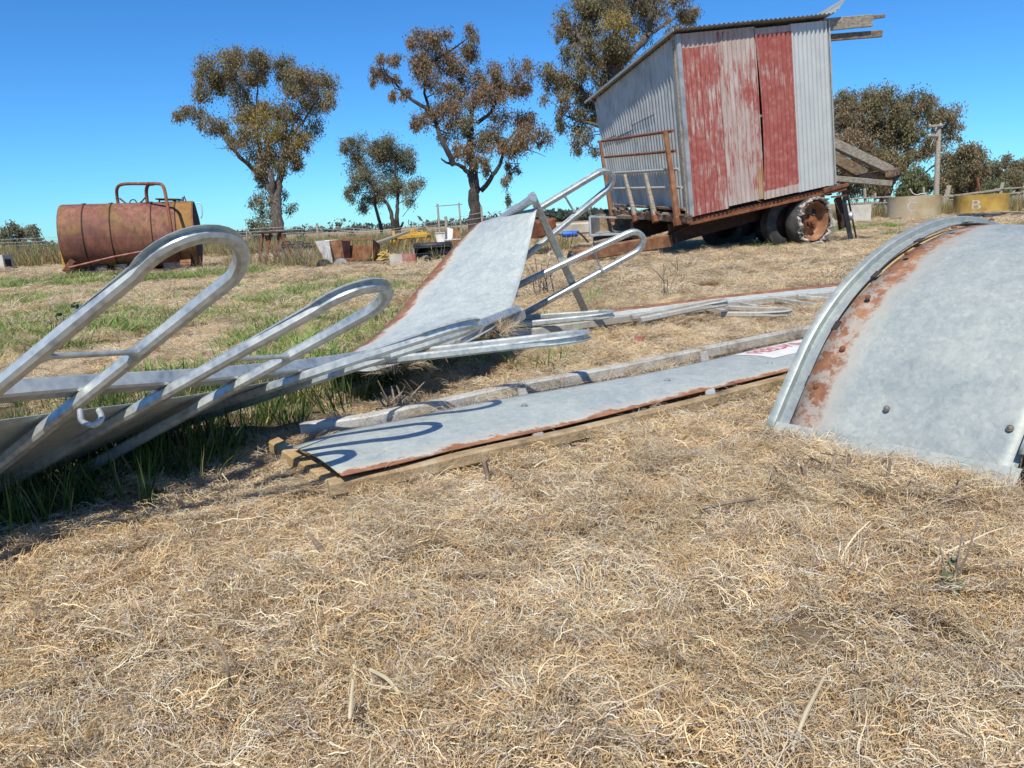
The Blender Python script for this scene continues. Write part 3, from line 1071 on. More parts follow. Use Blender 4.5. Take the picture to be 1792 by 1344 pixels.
for a, r0 in ((2.2, 0.19), (0.1, 0.19), (5.3, 0.19)):
    c = wc - AXW * 0.105 + (s_ * math.cos(a) + u_ * math.sin(a)) * r0
    hh = MB(); hh.lathe(c, AXW, [(0.0, 0.0), (0.048, 0.0), (0.055, -0.01)], 14)
    hh.build('hand_hole_shade', M['dark_inside'], who)  # flat dark disc: the hole's inner shade is put into its colour
hb = MB(); hb.lathe(wc - AXW * 0.06, AXW, [(0.09, -0.04), (0.085, 0.02), (0.06, 0.03), (0.055, 0.06), (0.02, 0.065), (0, 0.06)], 16)
for k in range(6):
    a = k * math.pi / 3
    c = wc - AXW * 0.08 + (s_ * math.cos(a) + u_ * math.sin(a)) * 0.125
    hb.lathe(c, AXW, [(0.014, -0.01), (0.014, 0.03), (0, 0.03)], 6)
hb.build('hub', M['rust'], who, smooth=40)
def plain_wheel(c, axis, r, wdt, label=None):
    mb = MB(); wheel_ring(mb, c, axis, [(0.0, 0.02), (0.1, 0.03), (0.13, 0.0), (r * 0.6, -0.02), (r * 0.66, wdt * 0.4)], 32)
    o = mb.build('wheel', M['rust_dark'], hut, smooth=40)
    mb = MB(); wheel_ring(mb, c, axis, [(r * 0.62, -wdt / 2), (r * 0.85, -wdt / 2), (r, -wdt * 0.36), (r * 1.01, 0), (r, wdt * 0.36), (r * 0.85, wdt / 2), (r * 0.62, wdt / 2)], 40, flat=0.004)
    mb.build('tyre', M['rubber'], o, smooth=40)
    return o
def onground(px, y, r):
    p = tpix(px, 410, 'y', y); p[2] = r - 0.015
    return p
c1 = onground(1372, 0.36, 0.45)
plain_wheel(c1, nrm(-TY), 0.45, 0.24)
plain_wheel(onground(1262, 2.0, 0.44), nrm(-TY), 0.44, 0.25)
plain_wheel(onground(1300, 2.35, 0.44), nrm(-TY), 0.44, 0.25)
axl = MB(); axl.tube([wc + AXW * -0.1, onground(1290, 2.3, 0.44) + TX * 0.2], 0.06, 10)
axo = axl.build('axle', M['rust_dark'], hut)
df = MB(); dc = tpix(1345, 402, 'y', 1.1); df.lathe(dc, TX, [(0.0, -0.26), (0.1, -0.25), (0.2, -0.15), (0.23, 0), (0.2, 0.15), (0.1, 0.25), (0, 0.26)], 20); df.build('differential', M['black'], axo, smooth=50)
for y in (0.55, 1.95):
    for k in range(4):
        sp = MB(); xx = TL - 0.35
        P = [tw(xx - 0.75 + 0.08 * k, y, -0.32 - 0.035 * k), tw(xx, y, -0.48 - 0.03 * k), tw(xx + 0.7 - 0.08 * k, y, -0.30 - 0.035 * k)]
        sp.sweep(spline(P, 10), TY, lambda i: [(-0.035, -0.006), (0.035, -0.006), (0.035, 0.006), (-0.035, 0.006)])
        sp.build('leaf_spring', M['rust_dark'], hut)
# flaps, rags and a tail lamp at the back
for (a, b, y, wd, mm) in (((1476, 350), (1490, 425), 0.1, 0.10, 'black'), ((1466, 345), (1474, 400), 0.35, 0.16, 'rust_dark'), ((1484, 345), (1500, 424), 0.4, 0.03, 'rust_dark'), ((1455, 345), (1482, 342), 0.05, 0.03, 'rust'), ((1460, 350), (1470, 375), 0.02, 0.025, 'rust_dark')):
    mb = MB(); mb.bar(tpix(*a, 'y', y), tpix(*b, 'y', y), wd, 0.02, TY); mb.build('hanging_strip', M[mm], hut)
lm = MB(); lm.lathe(tpix(1488, 378, 'y', 0.25), nrm(TX - TY), [(0, -0.08), (0.07, -0.06), (0.085, 0), (0.08, 0.03), (0.03, 0.05), (0, 0.05)], 18); lm.build('tail_lamp', M['grey_metal'], hut, smooth=40)
be = MB(); be.bar(tpix(1440, 334, 'y', 0.02), tpix(1484, 323, 'y', 0.02), 0.06, 0.09, TZ, h2=0.05); be.build('bed_end', M['rust'], hut)

# loose timbers on the back of the trailer, each its own thing
def plank(a, b, ya, yb, wd, h, mm, label, name='timber_plank'):
    mb = MB(); mb.bar(tpix(*a, 'y', ya), tpix(*b, 'y', yb), wd, h, TZ, bev=0.06)
    o = mb.build(name, M[mm], None)
    return tag(o, label, 'plank', 'old planks on the trailer tail')
plank((1452, 248), (1557, 298), 0.35, 0.4, 0.12, 0.16, 'wood', 'thick weathered plank sloping down behind the hut, topmost of the pile')
plank((1452, 312), (1556, 321), 0.10, 0.12, 0.14, 0.095, 'wood', 'pale grey plank lying nearly level, lowest of the pile behind the hut')
plank((1452, 272), (1512, 306), 0.7, 0.7, 0.10, 0.20, 'wood_brown', 'wide brown plank leaning under the topmost plank behind the hut')
plank((1500, 312), (1568, 299), 0.55, 0.55, 0.10, 0.12, 'wood_brown', 'short brown timber wedged crosswise between the other planks behind the hut')
plank((1556, 304), (1569, 300), 0.28, 0.6, 0.12, 0.13, 'rotten', 'stubby timber block at the outer end of the plank pile', 'timber_block')

# ------------------------------------------------------------------ galvanised feeder pieces
TUBE = 0.030


def tube_prof(wd=TUBE, h=TUBE, groove=0.0, bev=0.007, swell=1.0):
    a, b = wd / 2 * swell, h / 2
    g = min(groove, h * 0.7)
    k = bev
    return [(-a, b - k), (-a + k, b), (-a * 0.55, b - g), (a * 0.55, b - g), (a - k, b), (a, b - k), (a, -b + k), (a - k, -b), (-a + k, -b), (-a, -b + k)]


def hoop_path(L0, L1, R0, R1, tipd, narc=16):
    """leg from L0 to L1, half-round over to R1, leg back down to R0; tipd = the way the round end points"""
    L0, L1, R0, R1 = [np.asarray(a, float) for a in (L0, L1, R0, R1)]
    c = (L1 + R1) / 2
    s = (L1 - R1) / 2
    r = np.linalg.norm(s)
    d = np.asarray(tipd, float)
    d = nrm(d - nrm(s) * np.dot(d, nrm(s))) * r
    path = [L0 + (L1 - L0) * t for t in np.linspace(0, 1, 8)]
    for k in range(1, narc):
        a = math.pi * k / narc
        path.append(c + s * math.cos(a) + d * math.sin(a) * 1.15)
    path += [R1 + (R0 - R1) * t for t in np.linspace(0, 1, 8)]
    nv = nrm(np.cross(d, s))
    return path, nv, 7, 7 + narc


def hoop(name, L0, L1, R0, R1, tipd, m, parent, rung=None, wd=TUBE, groove=0.013, flip=1):
    path, nv, i0, i1 = hoop_path(L0, L1, R0, R1, tipd)
    nv = nv * flip

    def prof(i):
        x = 1.0 if i0 < i < i1 else (0.45 if i in (i0, i1) else 0.0)
        p = tube_prof(wd, wd, groove * x, swell=1 + 0.12 * x)
        return p
    # make the grooved side face outwards
    t = path[9] - path[7]
    b = np.cross(nrm(t), nv)
    c = (np.asarray(L1) + np.asarray(R1)) / 2
    if np.dot(b, path[8] - c) < 0:
        nv = -nv
    mb = MB()
    mb.sweep(path, nv, prof)
    o = mb.build(name, m, parent, smooth=32)
    if rung is not None:
        a, b = rung
        rb = MB(); rb.tube([a + (b - a) * t for t in (0.03, 0.09, 0.14, 0.5, 0.86, 0.91, 0.97)], [0.013, 0.011, 0.0065, 0.0065, 0.0065, 0.011, 0.013], 10)
        rb.build('rung', m, o, smooth=50)
    return o


# ---- left feeder panel: hoops to the right, ribs and sheet running down to the left
fa = empty('feeder_panel', (-1.0, 1.9, 0.0), 'long galvanised feeder panel at the left with raised loops, its foot in green grass', 'feeder panel', 'galvanised feeder panels')
HD = nrm([0.4935, -0.0359, 0.2342])
RB = [np.array(a) for a in ((-1.46, 0.92, 0.435), (-1.245, 1.25, 0.41), (-1.032, 1.589, 0.367), (-0.818, 1.946, 0.307), (-0.6215, 2.3725, 0.2475))]
RB += [at(716, 624, 2.86), at(828, 586, 3.35), at(909, 552, 3.8)]
UPN = nrm([-0.09, 0.075, 0.204])
rail_path = spline(RB, 60)
mb = MB()
mb.sweep([p + UPN * 0.034 for p in rail_path], UPN, lambda i: tube_prof(0.04, 0.042, 0, bev=0.005))
fa_rail = mb.build('rail', M['galv'], fa, smooth=32)
cum = np.concatenate([[0], np.cumsum([np.linalg.norm(rail_path[i + 1] - rail_path[i]) for i in range(len(rail_path) - 1)])])


def on_rail(s):
    i = min(len(rail_path) - 2, max(0, int(np.searchsorted(cum, s) - 1)))
    t = (s - cum[i]) / (cum[i + 1] - cum[i])
    return rail_path[i] * (1 - t) + rail_path[i + 1] * t


s_of = [cum[int(np.argmin([np.linalg.norm(p - b) for p in rail_path]))] for b in RB]
HS = 0.112
DK = [s_of[2], s_of[3], s_of[4]]
DV = [np.array([0.480, -0.021, 0.318]), np.array([0.498, -0.033, 0.238]), np.array([0.495, -0.053, 0.140])]


def hd(s):
    """The hoops' direction twists a little along the rail."""
    if s <= DK[1]:
        t = max(-0.6, (s - DK[0]) / (DK[1] - DK[0])); return nrm(DV[0] * (1 - t) + DV[1] * t)
    t = min(1.15, (s - DK[1]) / (DK[2] - DK[1])); return nrm(DV[1] * (1 - t) + DV[2] * t)


def rib_len(s):
    return min(0.84, (on_rail(s)[2] + 0.05) / max(0.12, hd(s)[2]))


for bi, sc_ in ((2, 0.0), (3, 0.0), (4, 0.0), (5, 0.03)):
    s0 = s_of[bi] + sc_
    a, b = on_rail(s0 - HS), on_rail(s0 + HS)
    c = (a + b) / 2
    if bi < 5:
        d = hd(s0)
        hl = np.linalg.norm(DV[bi - 2])
    else:
        tipc = at(1012, 588, 2.82)
        hl = np.linalg.norm(tipc - c) + 0.02
        d = nrm(tipc - c)
    st = hl - HS * 1.0
    dn = rib_len(s0) + 0.03 if bi < 5 else 0.45
    L0, L1 = a - d * dn, a + d * st
    R0, R1 = b - d * dn, b + d * st
    rg = (a + d * st * 0.40, b + d * st * 0.40)
    ho = hoop('hoop', L0, L1, R0, R1, d, M['galv'], fa, rg)
    if bi == 2:
        dd_ = float(np.dot(b - _C, _fw)) - 0.02
        hm = MB(); hm.tube(spline([at(140, 718, dd_), at(143, 736, dd_ - .02), at(158, 744, dd_ - .03), at(171, 741, dd_ - .03), at(178, 731, dd_ - .02), at(173, 718, dd_)], 18), 0.0065, 10); hm.build('hook', M['galv'], ho, smooth=60)
# its sheet, on the far side of the ribs
rows, uvr = [], []
for t in np.linspace(0, 1, 16):
    row, ur = [], []
    for s in np.linspace(0.0, s_of[4] + 0.22, 40):
        p = on_rail(s)
        d = 0.10 + (rib_len(s) - 0.10) * t
        row.append(p - hd(s) * d + UPN * 0.022)
        ur.append((s, 1 - t))
    rows.append(row); uvr.append(ur)
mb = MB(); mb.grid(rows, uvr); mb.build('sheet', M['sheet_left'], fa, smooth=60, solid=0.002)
# lower edge rail
mb = MB(); mb.sweep([on_rail(s) - hd(s) * (rib_len(s) - 0.01) + UPN * 0.03 for s in np.linspace(0, s_of[4], 24)], UPN, lambda i: tube_prof(0.03, 0.03)); mb.build('lower_rail', M['galv_dusty'], fa, smooth=32)

# ---- upright curved panel behind it: sheet, post, loops over the grass
fbp = empty('feeder_panel', gnd(1000, 548), 'feeder panel with pale sheet sweeping up to a point, two loops on its post', 'feeder panel', 'galvanised feeder panels')
EL = spline([at(545, 648, 3.3), at(585, 630, 3.5), at(650, 592, 3.85), at(697, 548, 4.1), at(735, 500, 4.35), at(768, 462, 4.6), at(800, 425, 4.85), at(832, 392, 5.05)], 40)
ER = spline([at(650, 650, 2.86), at(740, 624, 3.05), at(815, 600, 3.25), at(878, 562, 3.62), at(896, 535, 3.8), at(908, 500, 3.98), at(921, 452, 4.2), at(940, 364, 4.45)], 40)
rows, uvr = [], []
for i in range(40):
    t = i / 39
    row, ur = [], []
    for j in range(13):
        s = j / 12
        p = EL[i] * (1 - s) + ER[i] * s
        p = p + np.array([0, -1, 0.25]) * 0.03 * math.sin(math.pi * s)
        row.append(p); ur.append((t * 3, s))
    rows.append(row); uvr.append(ur)
mb = MB(); mb.grid(rows, uvr); mb.build('sheet', M['sheet_slide'], fbp, smooth=70, solid=0.003)
pt, pb = at(930, 340, 4.42), at(1026, 549, 5.1)
dv = nrm(pb - pt)
nview = nrm(np.cross(dv, nrm([0.4935, -0.0359, 0.2342])))
mb = MB(); mb.bar(pt, pb, 0.045, 0.04, nview); mb.build('post', M['galv'], fbp, smooth=32)
mb = MB(); mb.bar(at(934, 346, 4.40), at(868, 392, 4.85), 0.042, 0.042, nview); mb.build('end_bar', M['galv'], fbp, smooth=32)
mb = MB(); mb.bar(at(908, 360, 4.72), at(862, 393, 5.0), 0.045, 0.02, nview); mb.build('end_strip', M['galv_dusty'], fbp, smooth=32)
for (l0, l1, r0, r1, dp, rg) in (((905, 388), (1046, 303), (880, 482), (1056, 337), (4.62, 4.62, 4.75, 4.72), ((987, 341), (1005, 371))),
                                 ((880, 512), (1098, 409), (905, 556), (1110, 443), (4.72, 4.78, 4.9, 4.86), ((1040, 440), (1054, 475)))):
    h = hoop('hoop', at(*l0, dp[0]), at(*l1, dp[1]), at(*r0, dp[2]), at(*r1, dp[3]), at(*l1, dp[1]) - at(*l0, dp[0]) + at(*r1, dp[3]) - at(*r0, dp[2]), M['galv'], fbp,
             (at(*rg[0], dp[1]), at(*rg[1], dp[3])), wd=0.036, groove=0.006)

# ---- far flat panel
fc = empty('feeder_panel', gnd(1250, 540), 'galvanised feeder panel lying flat beyond the others, long rusty back edge, loops in the straw', 'feeder panel', 'galvanised feeder panels')
zf = 0.07
FN = spline([gnd(1035, 560, zf), gnd(1150, 544, zf), gnd(1290, 526, zf), gnd(1480, 508, zf), gnd(1600, 500, zf)], 30)
FF = spline([gnd(1025, 547, zf + .03), gnd(1150, 532, zf + .03), gnd(1280, 516, zf + .03), gnd(1480, 495, zf + .03), gnd(1600, 486, zf + .03)], 30)
rows = [[a * (1 - t) + b * t for a, b in zip(FN, FF)] for t in np.linspace(1, 0, 6)]
uvr = [[(j * 0.1, 1 - t) for j in range(30)] for t in np.linspace(1, 0, 6)]
mb = MB(); mb.grid(rows, uvr); mb.build('sheet', M['sheet_far'], fc, smooth=60, solid=0.003)
mb = MB(); mb.sweep([p - np.array([0, 0.03, 0.018]) for p in spline([gnd(893, 579, .075), gnd(960, 571, .07)] + list(FN[::4]), 40)], (0, 0, 1), lambda i: tube_prof(0.05, 0.04, 0)); mb.build('rail', M['galv_dusty'], fc, smooth=32)


def flat_hoop(l0, l1, r0, r1, z0, z1, m, parent, wd=0.034):
    a, b, c, d = gnd(*l0, z0), gnd(*l1, z1), gnd(*r0, z0), gnd(*r1, z1)
    return hoop('hoop', a, b, c, d, (b - a) + (d - c), m, parent, None, wd, 0.01)


flat_hoop((915, 556), (1040, 548), (908, 568), (1040, 555), 0.10, 0.12, M['galv'], fc)
flat_hoop((1105, 556), (1240, 529), (1120, 560), (1242, 535), 0.08, 0.12, M['galv_dusty'], fc)
flat_hoop((1262, 538), (1345, 542), (1262, 550), (1345, 550), 0.05, 0.05, M['galv_dusty'], fc)
for a, b in (((1345, 522), (1432, 536)), ((1412, 517), (1462, 519)), ((1395, 520), (1450, 524)), ((1280, 528), (1330, 540)), ((1225, 536), (1270, 546))):
    mb = MB(); mb.bar(gnd(*a, 0.06), gnd(*b, 0.035), 0.035, 0.035); mb.build('rib', M['galv_dusty'], fc, smooth=32)
# rail joint that ties the panels together
tj = MB()
tj.bar(at(880, 572, 3.7), at(912, 548, 3.85), 0.05, 0.06); tj.bar(at(905, 546, 3.85), at(909, 562, 3.83), 0.05, 0.02)
tj.build('joint_bracket', M['galv_dusty'], fa)

# ---- flat panel in front of it
fd = empty('feeder_panel', gnd(900, 770), 'feeder panel lying flat in mid picture with a red and white sticker and mud-stained edge', 'feeder panel', 'galvanised feeder panels')
DB = spline([gnd(598, 833, .078), gnd(700, 811, .076), gnd(800, 786, .074), gnd(1000, 742, .07), gnd(1180, 697, .066), gnd(1290, 671, .062), gnd(1385, 648, .06), gnd(1480, 626, .06)], 50)
DT = spline([gnd(512, 783, .065), gnd(590, 757, .065), gnd(700, 735, .065), gnd(840, 705, .065), gnd(1000, 677, .065), gnd(1160, 648, .065), gnd(1400, 594, .065), gnd(1500, 574, .065)], 50)
rows, uvr = [], []
for t in np.linspace(0, 1, 12):
    rows.append([a * (1 - t) + b * t + np.array([0, 0, 0.014 * math.sin(math.pi * t)]) for a, b in zip(DB, DT)])
    uvr.append([(j * 0.06, t) for j in range(50)])
mb = MB(); mb.grid(rows, uvr); sheet_d = mb.build('sheet', M['sheet_flat'], fd, smooth=60, solid=0.003)
RFp = spline([gnd(575, 855, .04), gnd(700, 830, .042), gnd(815, 802, .045), gnd(1000, 761, .045), gnd(1199, 712, .045), gnd(1300, 685, .04), gnd(1400, 659, .04), gnd(1490, 636, .035)], 44)
mb = MB(); mb.sweep(RFp, (0, 0, 1), lambda i: tube_prof(0.040, 0.038, 0, 0.006)); mb.build('front_rail', M['wood_mud'], fd, smooth=32)
RBp = spline([gnd(525, 754, .04), gnd(590, 745, .04), gnd(640, 738, .045), gnd(700, 725, .05), gnd(785, 708, .045), gnd(900, 682, .05), gnd(1080, 649, .05), gnd(1250, 613, .05), gnd(1410, 580, .05), gnd(1500, 562, .05)], 44)
mb = MB(); mb.sweep(RBp, (0, 0, 1), lambda i: tube_prof(0.05, 0.05, 0, 0.006)); mb.build('back_rail', M['rail_pale'], fd, smooth=32)
mb = MB(); mb.bar(gnd(478, 776, .03), gnd(590, 852, .028), 0.045, 0.04); mb.build('end_rail', M['galv_mud'], fd, smooth=32)
for u in (0.3, 0.62):
    i = int(u * 49); j = int(u * 43)
    mb = MB(); mb.bar(RFp[j] + np.array([0, 0, 0.005]), RBp[j] + np.array([0, 0, -0.005]), 0.036, 0.036); mb.build('rib', M['galv_dusty'], fd, smooth=32)


def bolt(p, n, r, parent, m):
    mb = MB(); mb.lathe(p, n, [(0, -0.002), (r * 1.5, -0.002), (r * 1.5, 0.002), (r, 0.002), (r, r * 0.6), (r * 0.6, r * 0.95), (0, r)], 10)
    return mb.build('bolt', m, parent, smooth=40)


for u, t in ((0.30, 0.6), (0.55, 0.5), (0.78, 0.3)):
    i = int(u * 49); j = int(t * 11)
    bolt(rows[j][i] + np.array([0, 0, 0.002]), (0, 0, 1), 0.009, sheet_d, M['grey_metal'])
# sticker: flat print on the sheet, on a patch of the sheet's own surface
def d_surf(u, t, dz):
    x = u * 49; i = min(48, int(x)); f = x - i
    a = DB[i] * (1 - f) + DB[i + 1] * f; b = DT[i] * (1 - f) + DT[i + 1] * f
    return a * (1 - t) + b * t + np.array([0, 0, 0.014 * math.sin(math.pi * t) + dz])
def d_uv(px, py):
    v = ray(px, py); best = None
    u, t = 0.8, 0.5
    for it in range(60):
        def f(u, t):
            q = d_surf(min(1, max(0, u)), t, 0) - _C
            zc = np.dot(q, _fw)
            return np.array([896 + FPX * np.dot(q, _R) / zc - px, 672 - FPX * np.dot(q, _U) / zc - py])
        r = f(u, t)
        J = np.stack([(f(u + 1e-3, t) - r) / 1e-3, (f(u, t + 1e-3) - r) / 1e-3], 1)
        d = np.linalg.solve(J + np.eye(2) * 1e-9, -r)
        u = min(0.985, max(0.01, u + 0.7 * d[0])); t = min(0.99, max(0.0, t + 0.7 * d[1]))
    return u, t


s_bl, s_tl = d_uv(1354, 628), d_uv(1282, 623)
SL = d_surf(*s_tl, 0)                    # upper left corner of the print
SBt = d_surf(*s_bl, 0)                   # lower left corner
sv = SBt - SL                            # down the print
su = nrm(d_surf(min(.98, s_tl[0] + 0.1), s_tl[1], 0) - SL)
SWID, SHGT = 0.95, np.linalg.norm(sv)


def stick(x, y, dz):                     # x metres along the print, y 0..1 down it
    u = s_tl[0] + (s_bl[0] - s_tl[0]) * y
    t = s_tl[1] + (s_bl[1] - s_tl[1]) * y
    p0 = d_surf(min(.98, u), t, 0)
    tot = np.linalg.norm(d_surf(0.98, t, 0) - d_surf(0.5, t, 0)) / 0.48
    return d_surf(min(0.995, u + x / tot), t, dz)


mb = MB(); mb.grid([[stick(x, y, 0.0035) for x in np.linspace(0, 0.62, 12)] for y in (1, 0.66, 0.33, 0)]); sticker = mb.build('sticker', M['sticker'], sheet_d)


def text_on(body, x0, x1, y0, y1, name):
    cu = bpy.data.curves.new(name, 'FONT'); cu.body = body; cu.size = 1.0; cu.extrude = 0.0
    to = bpy.data.objects.new(name, cu); COL.objects.link(to)
    dg = bpy.context.evaluated_depsgraph_get()
    me = bpy.data.meshes.new_from_object(to.evaluated_get(dg))
    bpy.data.objects.remove(to)
    xs = [v.co.x for v in me.vertices]; ys = [v.co.y for v in me.vertices]
    a, b, c, d = min(xs), max(xs), min(ys), max(ys)
    for v in me.vertices:
        u = x0 + (x1 - x0) * (v.co.x - a) / (b - a); t = y1 + (y0 - y1) * (v.co.y - c) / (d - c)
        v.co = Vector(stick(u, t, 0.0065).tolist())
    me.materials.clear()
    return link_mesh(name, me, M['red_letter'], sticker)


text_on('FEEDMA', 0.05, 0.40, 0.12, 0.52, 'lettering')

# ---- right curved panel
fe = empty('feeder_panel', gnd(1400, 760), 'large curved galvanised feeder panel standing as an arch at the right edge of the photo', 'feeder panel', 'galvanised feeder panels')
E0 = gnd(1337, 757, 0.0)
e_ = nrm(gnd(1769, 848) - E0)
a8 = math.radians(80)
pe = np.array([e_[0] * math.cos(a8) - e_[1] * math.sin(a8), e_[0] * math.sin(a8) + e_[1] * math.cos(a8), 0])
prof = spline([(0, 0.01, 0), (.085, .155, 0), (.18, .30, 0), (.29, .41, 0), (.40, .487, 0), (.52, .55, 0), (.65, .594, 0), (.78, .622, 0), (.90, .63, 0), (1.02, .622, 0), (1.13, .60, 0), (1.3, .55, 0), (1.5, .42, 0), (1.68, .24, 0), (1.82, 0.0, 0)], 70)


def ep(i, w, n=0.0):
    """i: place along the arch, w: metres along its width, n: metres outwards"""
    i = max(0, min(69, i))
    a, b = prof[i][0], prof[i][1]
    t = nrm(prof[min(69, i + 1)] - prof[max(0, i - 1)])
    nn = np.array([-t[1], t[0]])
    return E0 + pe * (a + nn[0] * n) + np.array([0, 0, 1.0]) * (b + nn[1] * n) + e_ * w


# edge channel of the arch: outer lip, web and a flange the sheet bolts to
mb = MB()
mb.grid([[ep(i, w, n) for i in range(70)] for (w, n) in ((0.0, -0.03), (0.0, 0.0), (0.002, 0.003), (0.022, 0.003), (0.026, 0.0), (0.026, -0.018), (0.058, -0.02), (0.058, -0.024))])
arch = mb.build('edge_channel', M['galv_arc'], fe, smooth=35, solid=0.002)
for i in (5, 11, 18, 25, 33, 41, 49):
    m2 = MB(); m2.add([ep(i, 0.059, -0.0165), ep(i + 0.9 if False else i + 1, 0.059, -0.0165), ep(i + 1, 0.078, -0.0165), ep(i, 0.078, -0.0165)], [(0, 1, 2, 3)]); m2.build('slot_shade', M['dark_inside'], arch, solid=0.002)  # flat dark quads, the shade inside each slot painted as colour
rows, uvr = [], []
WS0, WS1 = 0.066, 0.685
for w in np.linspace(0, 1, 14):
    rows.append([ep(i, WS0 + (WS1 - WS0) * w, -0.017 + 0.006 * math.sin(w * 9 + i * 0.2) * (1 - w) - 0.018 * min(1, i / 30)) for i in range(0, 70)])
    uvr.append([(i * 0.03, w) for i in range(0, 70)])
mb = MB(); mb.grid(rows, uvr); sheet_e = mb.build('sheet', M['sheet_right'], fe, smooth=60, solid=0.003)
# strip the rusted edge is riveted to, seen through the slot
mb = MB(); mb.grid([[ep(i, w, -0.04) for i in range(70)] for w in (0.04, 0.10)]); mb.build('backing_strip', M['galv_mud'], arch, solid=0.003)
# foot flange
mb = MB()
ws_ = np.linspace(0.0, 0.70, 20)
dnv = nrm(ep(0, 0) - ep(3, 0))
mb.grid([[ep(0, w, -0.008) - dnv * 0.036 for w in ws_], [ep(0, w, -0.006) + dnv * 0.012 for w in ws_], [ep(0, w, -0.002) + dnv * 0.014 - pe * 0.012 for w in ws_], [ep(0, w, -0.002) + dnv * 0.04 - pe * 0.016 for w in ws_]])
mb.build('foot_flange', M['galv_plain'], fe, solid=0.003)
# folded edge and the next piece's pipe beside it
mb = MB()
mb.grid([[ep(i, w, n) for i in range(2, 70)] for (w, n) in ((WS1, -0.014), (WS1 + 0.004, 0.012), (WS1 + 0.016, 0.014), (WS1 + 0.02, -0.02))])
mb.build('folded_edge', M['galv_plain'], fe, smooth=40, solid=0.002)
mb = MB(); mb.sweep([ep(i, WS1 + 0.062, -0.01) for i in range(0, 70)], e_, lambda i: tube_prof(0.05, 0.06, 0, 0.012)); mb.build('side_rail', M['galv'], fe, smooth=40)
for (i, w) in ((5, 0.10), (9, 0.13), (15, 0.11), (22, 0.10), (29, 0.11), (36, 0.10), (4, 0.33), (4, 0.64), (30, 0.62)):
    p = ep(i, w, -0.012)
    t = nrm(ep(i + 1, w) - ep(i - 1, w)); n = nrm(np.cross(e_, t))
    if n[2] < 0: n = -n
    bolt(p, n, 0.006, sheet_e, M['rust'] if w < 0.2 else M['rust_bolt'])
# ------------------------------------------------------------------ rusty tank
tk = empty('fuel_tank', at(235, 476, 17.6) * np.array([1, 1, 0]), 'big rusted red cylindrical tank with a pipe hoop on top, lying in the paddock', 'tank')
TA, TBq = at(117, 418, 17.3), at(346, 409, 18.1)
TAX = nrm(TBq - TA); TLn = float(np.linalg.norm(TBq - TA)); TR_ = 0.775
mb = MB()
mb.lathe(TA, TAX, [(TR_ - 0.012, 0.0), (TR_, 0.03), (TR_ * 0.996, TLn * 0.3), (TR_, TLn * 0.6), (TR_, TLn - 0.03), (TR_ - 0.012, TLn)], 64)
tb_o = mb.build('shell', M['tank'], tk, smooth=30)
mb = MB(); mb.lathe(TA, TAX, [(0, -0.05), (TR_ * 0.6, -0.04), (TR_ - 0.01, 0.0)], 48); mb.build('end_plate', M['tank_end'], tk, smooth=40)
mb = MB(); mb.lathe(TBq, TAX, [(TR_ - 0.01, 0.0), (TR_ * 0.6, 0.05), (0, 0.06)], 48); mb.build('end_plate', M['rust_dark'], tk, smooth=40)
mb = MB(); mb.lathe(TA, TAX, [(TR_ + 0.003, TLn * 0.855), (TR_ + 0.003, TLn * 0.99)], 56); mb.build('end_section', M['tank_end'], tb_o, smooth=30)
for f in (0.165, 0.365, 0.668, 0.85):
    mb = MB(); mb.lathe(TA + TAX * TLn * f, TAX, [(TR_, -0.03), (TR_ + 0.018, -0.028), (TR_ + 0.018, 0.028), (TR_, 0.03)], 56)
    b = mb.build('band', M['tank'], tb_o, smooth=30)
    mb = MB(); mb.lathe(TA + TAX * (TLn * f + 0.04), TAX, [(TR_ + 0.003, -0.012), (TR_ + 0.004, 0.012)], 56); mb.build('seam', M['rust_dark'], tb_o)
upx = np.array([0, 0, 1.0]); sd_ = nrm(np.cross(TAX, upx))
mb = MB()
mb.tube(spline([at(207, 358, 17.5), at(204.5, 342, 17.45), at(204.5, 331, 17.35), at(208, 325, 17.3), at(218, 322, 17.2), at(250, 321.5, 17.0), at(276, 321.5, 16.9), at(284, 324, 16.8), at(288, 333, 16.75), at(293, 360, 16.6), at(298, 390, 16.45), at(302, 428, 16.45)], 60), 0.036, 10)
hb_o = mb.build('pipe_hoop', M['rust'], tk, smooth=50)
mb = MB(); mb.tube(spline([at(258, 357, 17.8), at(256, 335, 17.7), at(259, 324, 17.5), at(268, 322, 17.2)], 14), 0.04, 10); mb.build('pipe_leg', M['rust'], hb_o, smooth=50)
for a, b in (((209, 347), (222, 357)), ((255, 345), (244, 357))):
    mb = MB(); mb.tube([at(*a, 17.5), at(*b, 17.6)], 0.018, 8); mb.build('brace', M['rust'], hb_o)
mb = MB(); mb.bar(at(277, 349, 17.8), at(316, 349.5, 17.9), 0.55, 0.035); mb.bar(at(279, 350, 17.7), at(279, 357, 17.7), 0.03); mb.bar(at(314, 350, 17.7), at(314, 357, 17.7), 0.03); mb.build('hatch', M['rust_dark'], tk)
for p in ([(320, 356), (321, 346), (318, 347)], [(322, 343), (327, 356)], [(226, 356), (230, 350), (236, 350), (240, 356)]):
    mb = MB(); mb.tube(spline([at(*q, 17.9) for q in p], 10), 0.014, 6); mb.build('vent_pipe', M['rust_dark'], tk)
mb = MB(); mb.tube(spline([at(344, 355, 18.1), at(351, 356, 18.1), at(354, 375, 18.1), at(352, 382, 18.1)], 12), 0.012, 6); mb.build('sight_pipe', M['grey_metal'], tk)
mb = MB(); mb.tube([at(121, 468, 16.3), at(200, 449, 16.2), at(275, 435, 16.2)], 0.018, 8); mb.build('brace_rod', M['red_paint'], tk)
for a, b, w_, mm in (((114, 476), (128, 456), 0.14, 'rust'), ((125, 480), (127, 460), 0.07, 'rust_dark')):
    mb = MB(); mb.bar(at(*a, 16.8), at(*b, 16.8), w_, 0.12); mb.build('bracket', M[mm], tk)
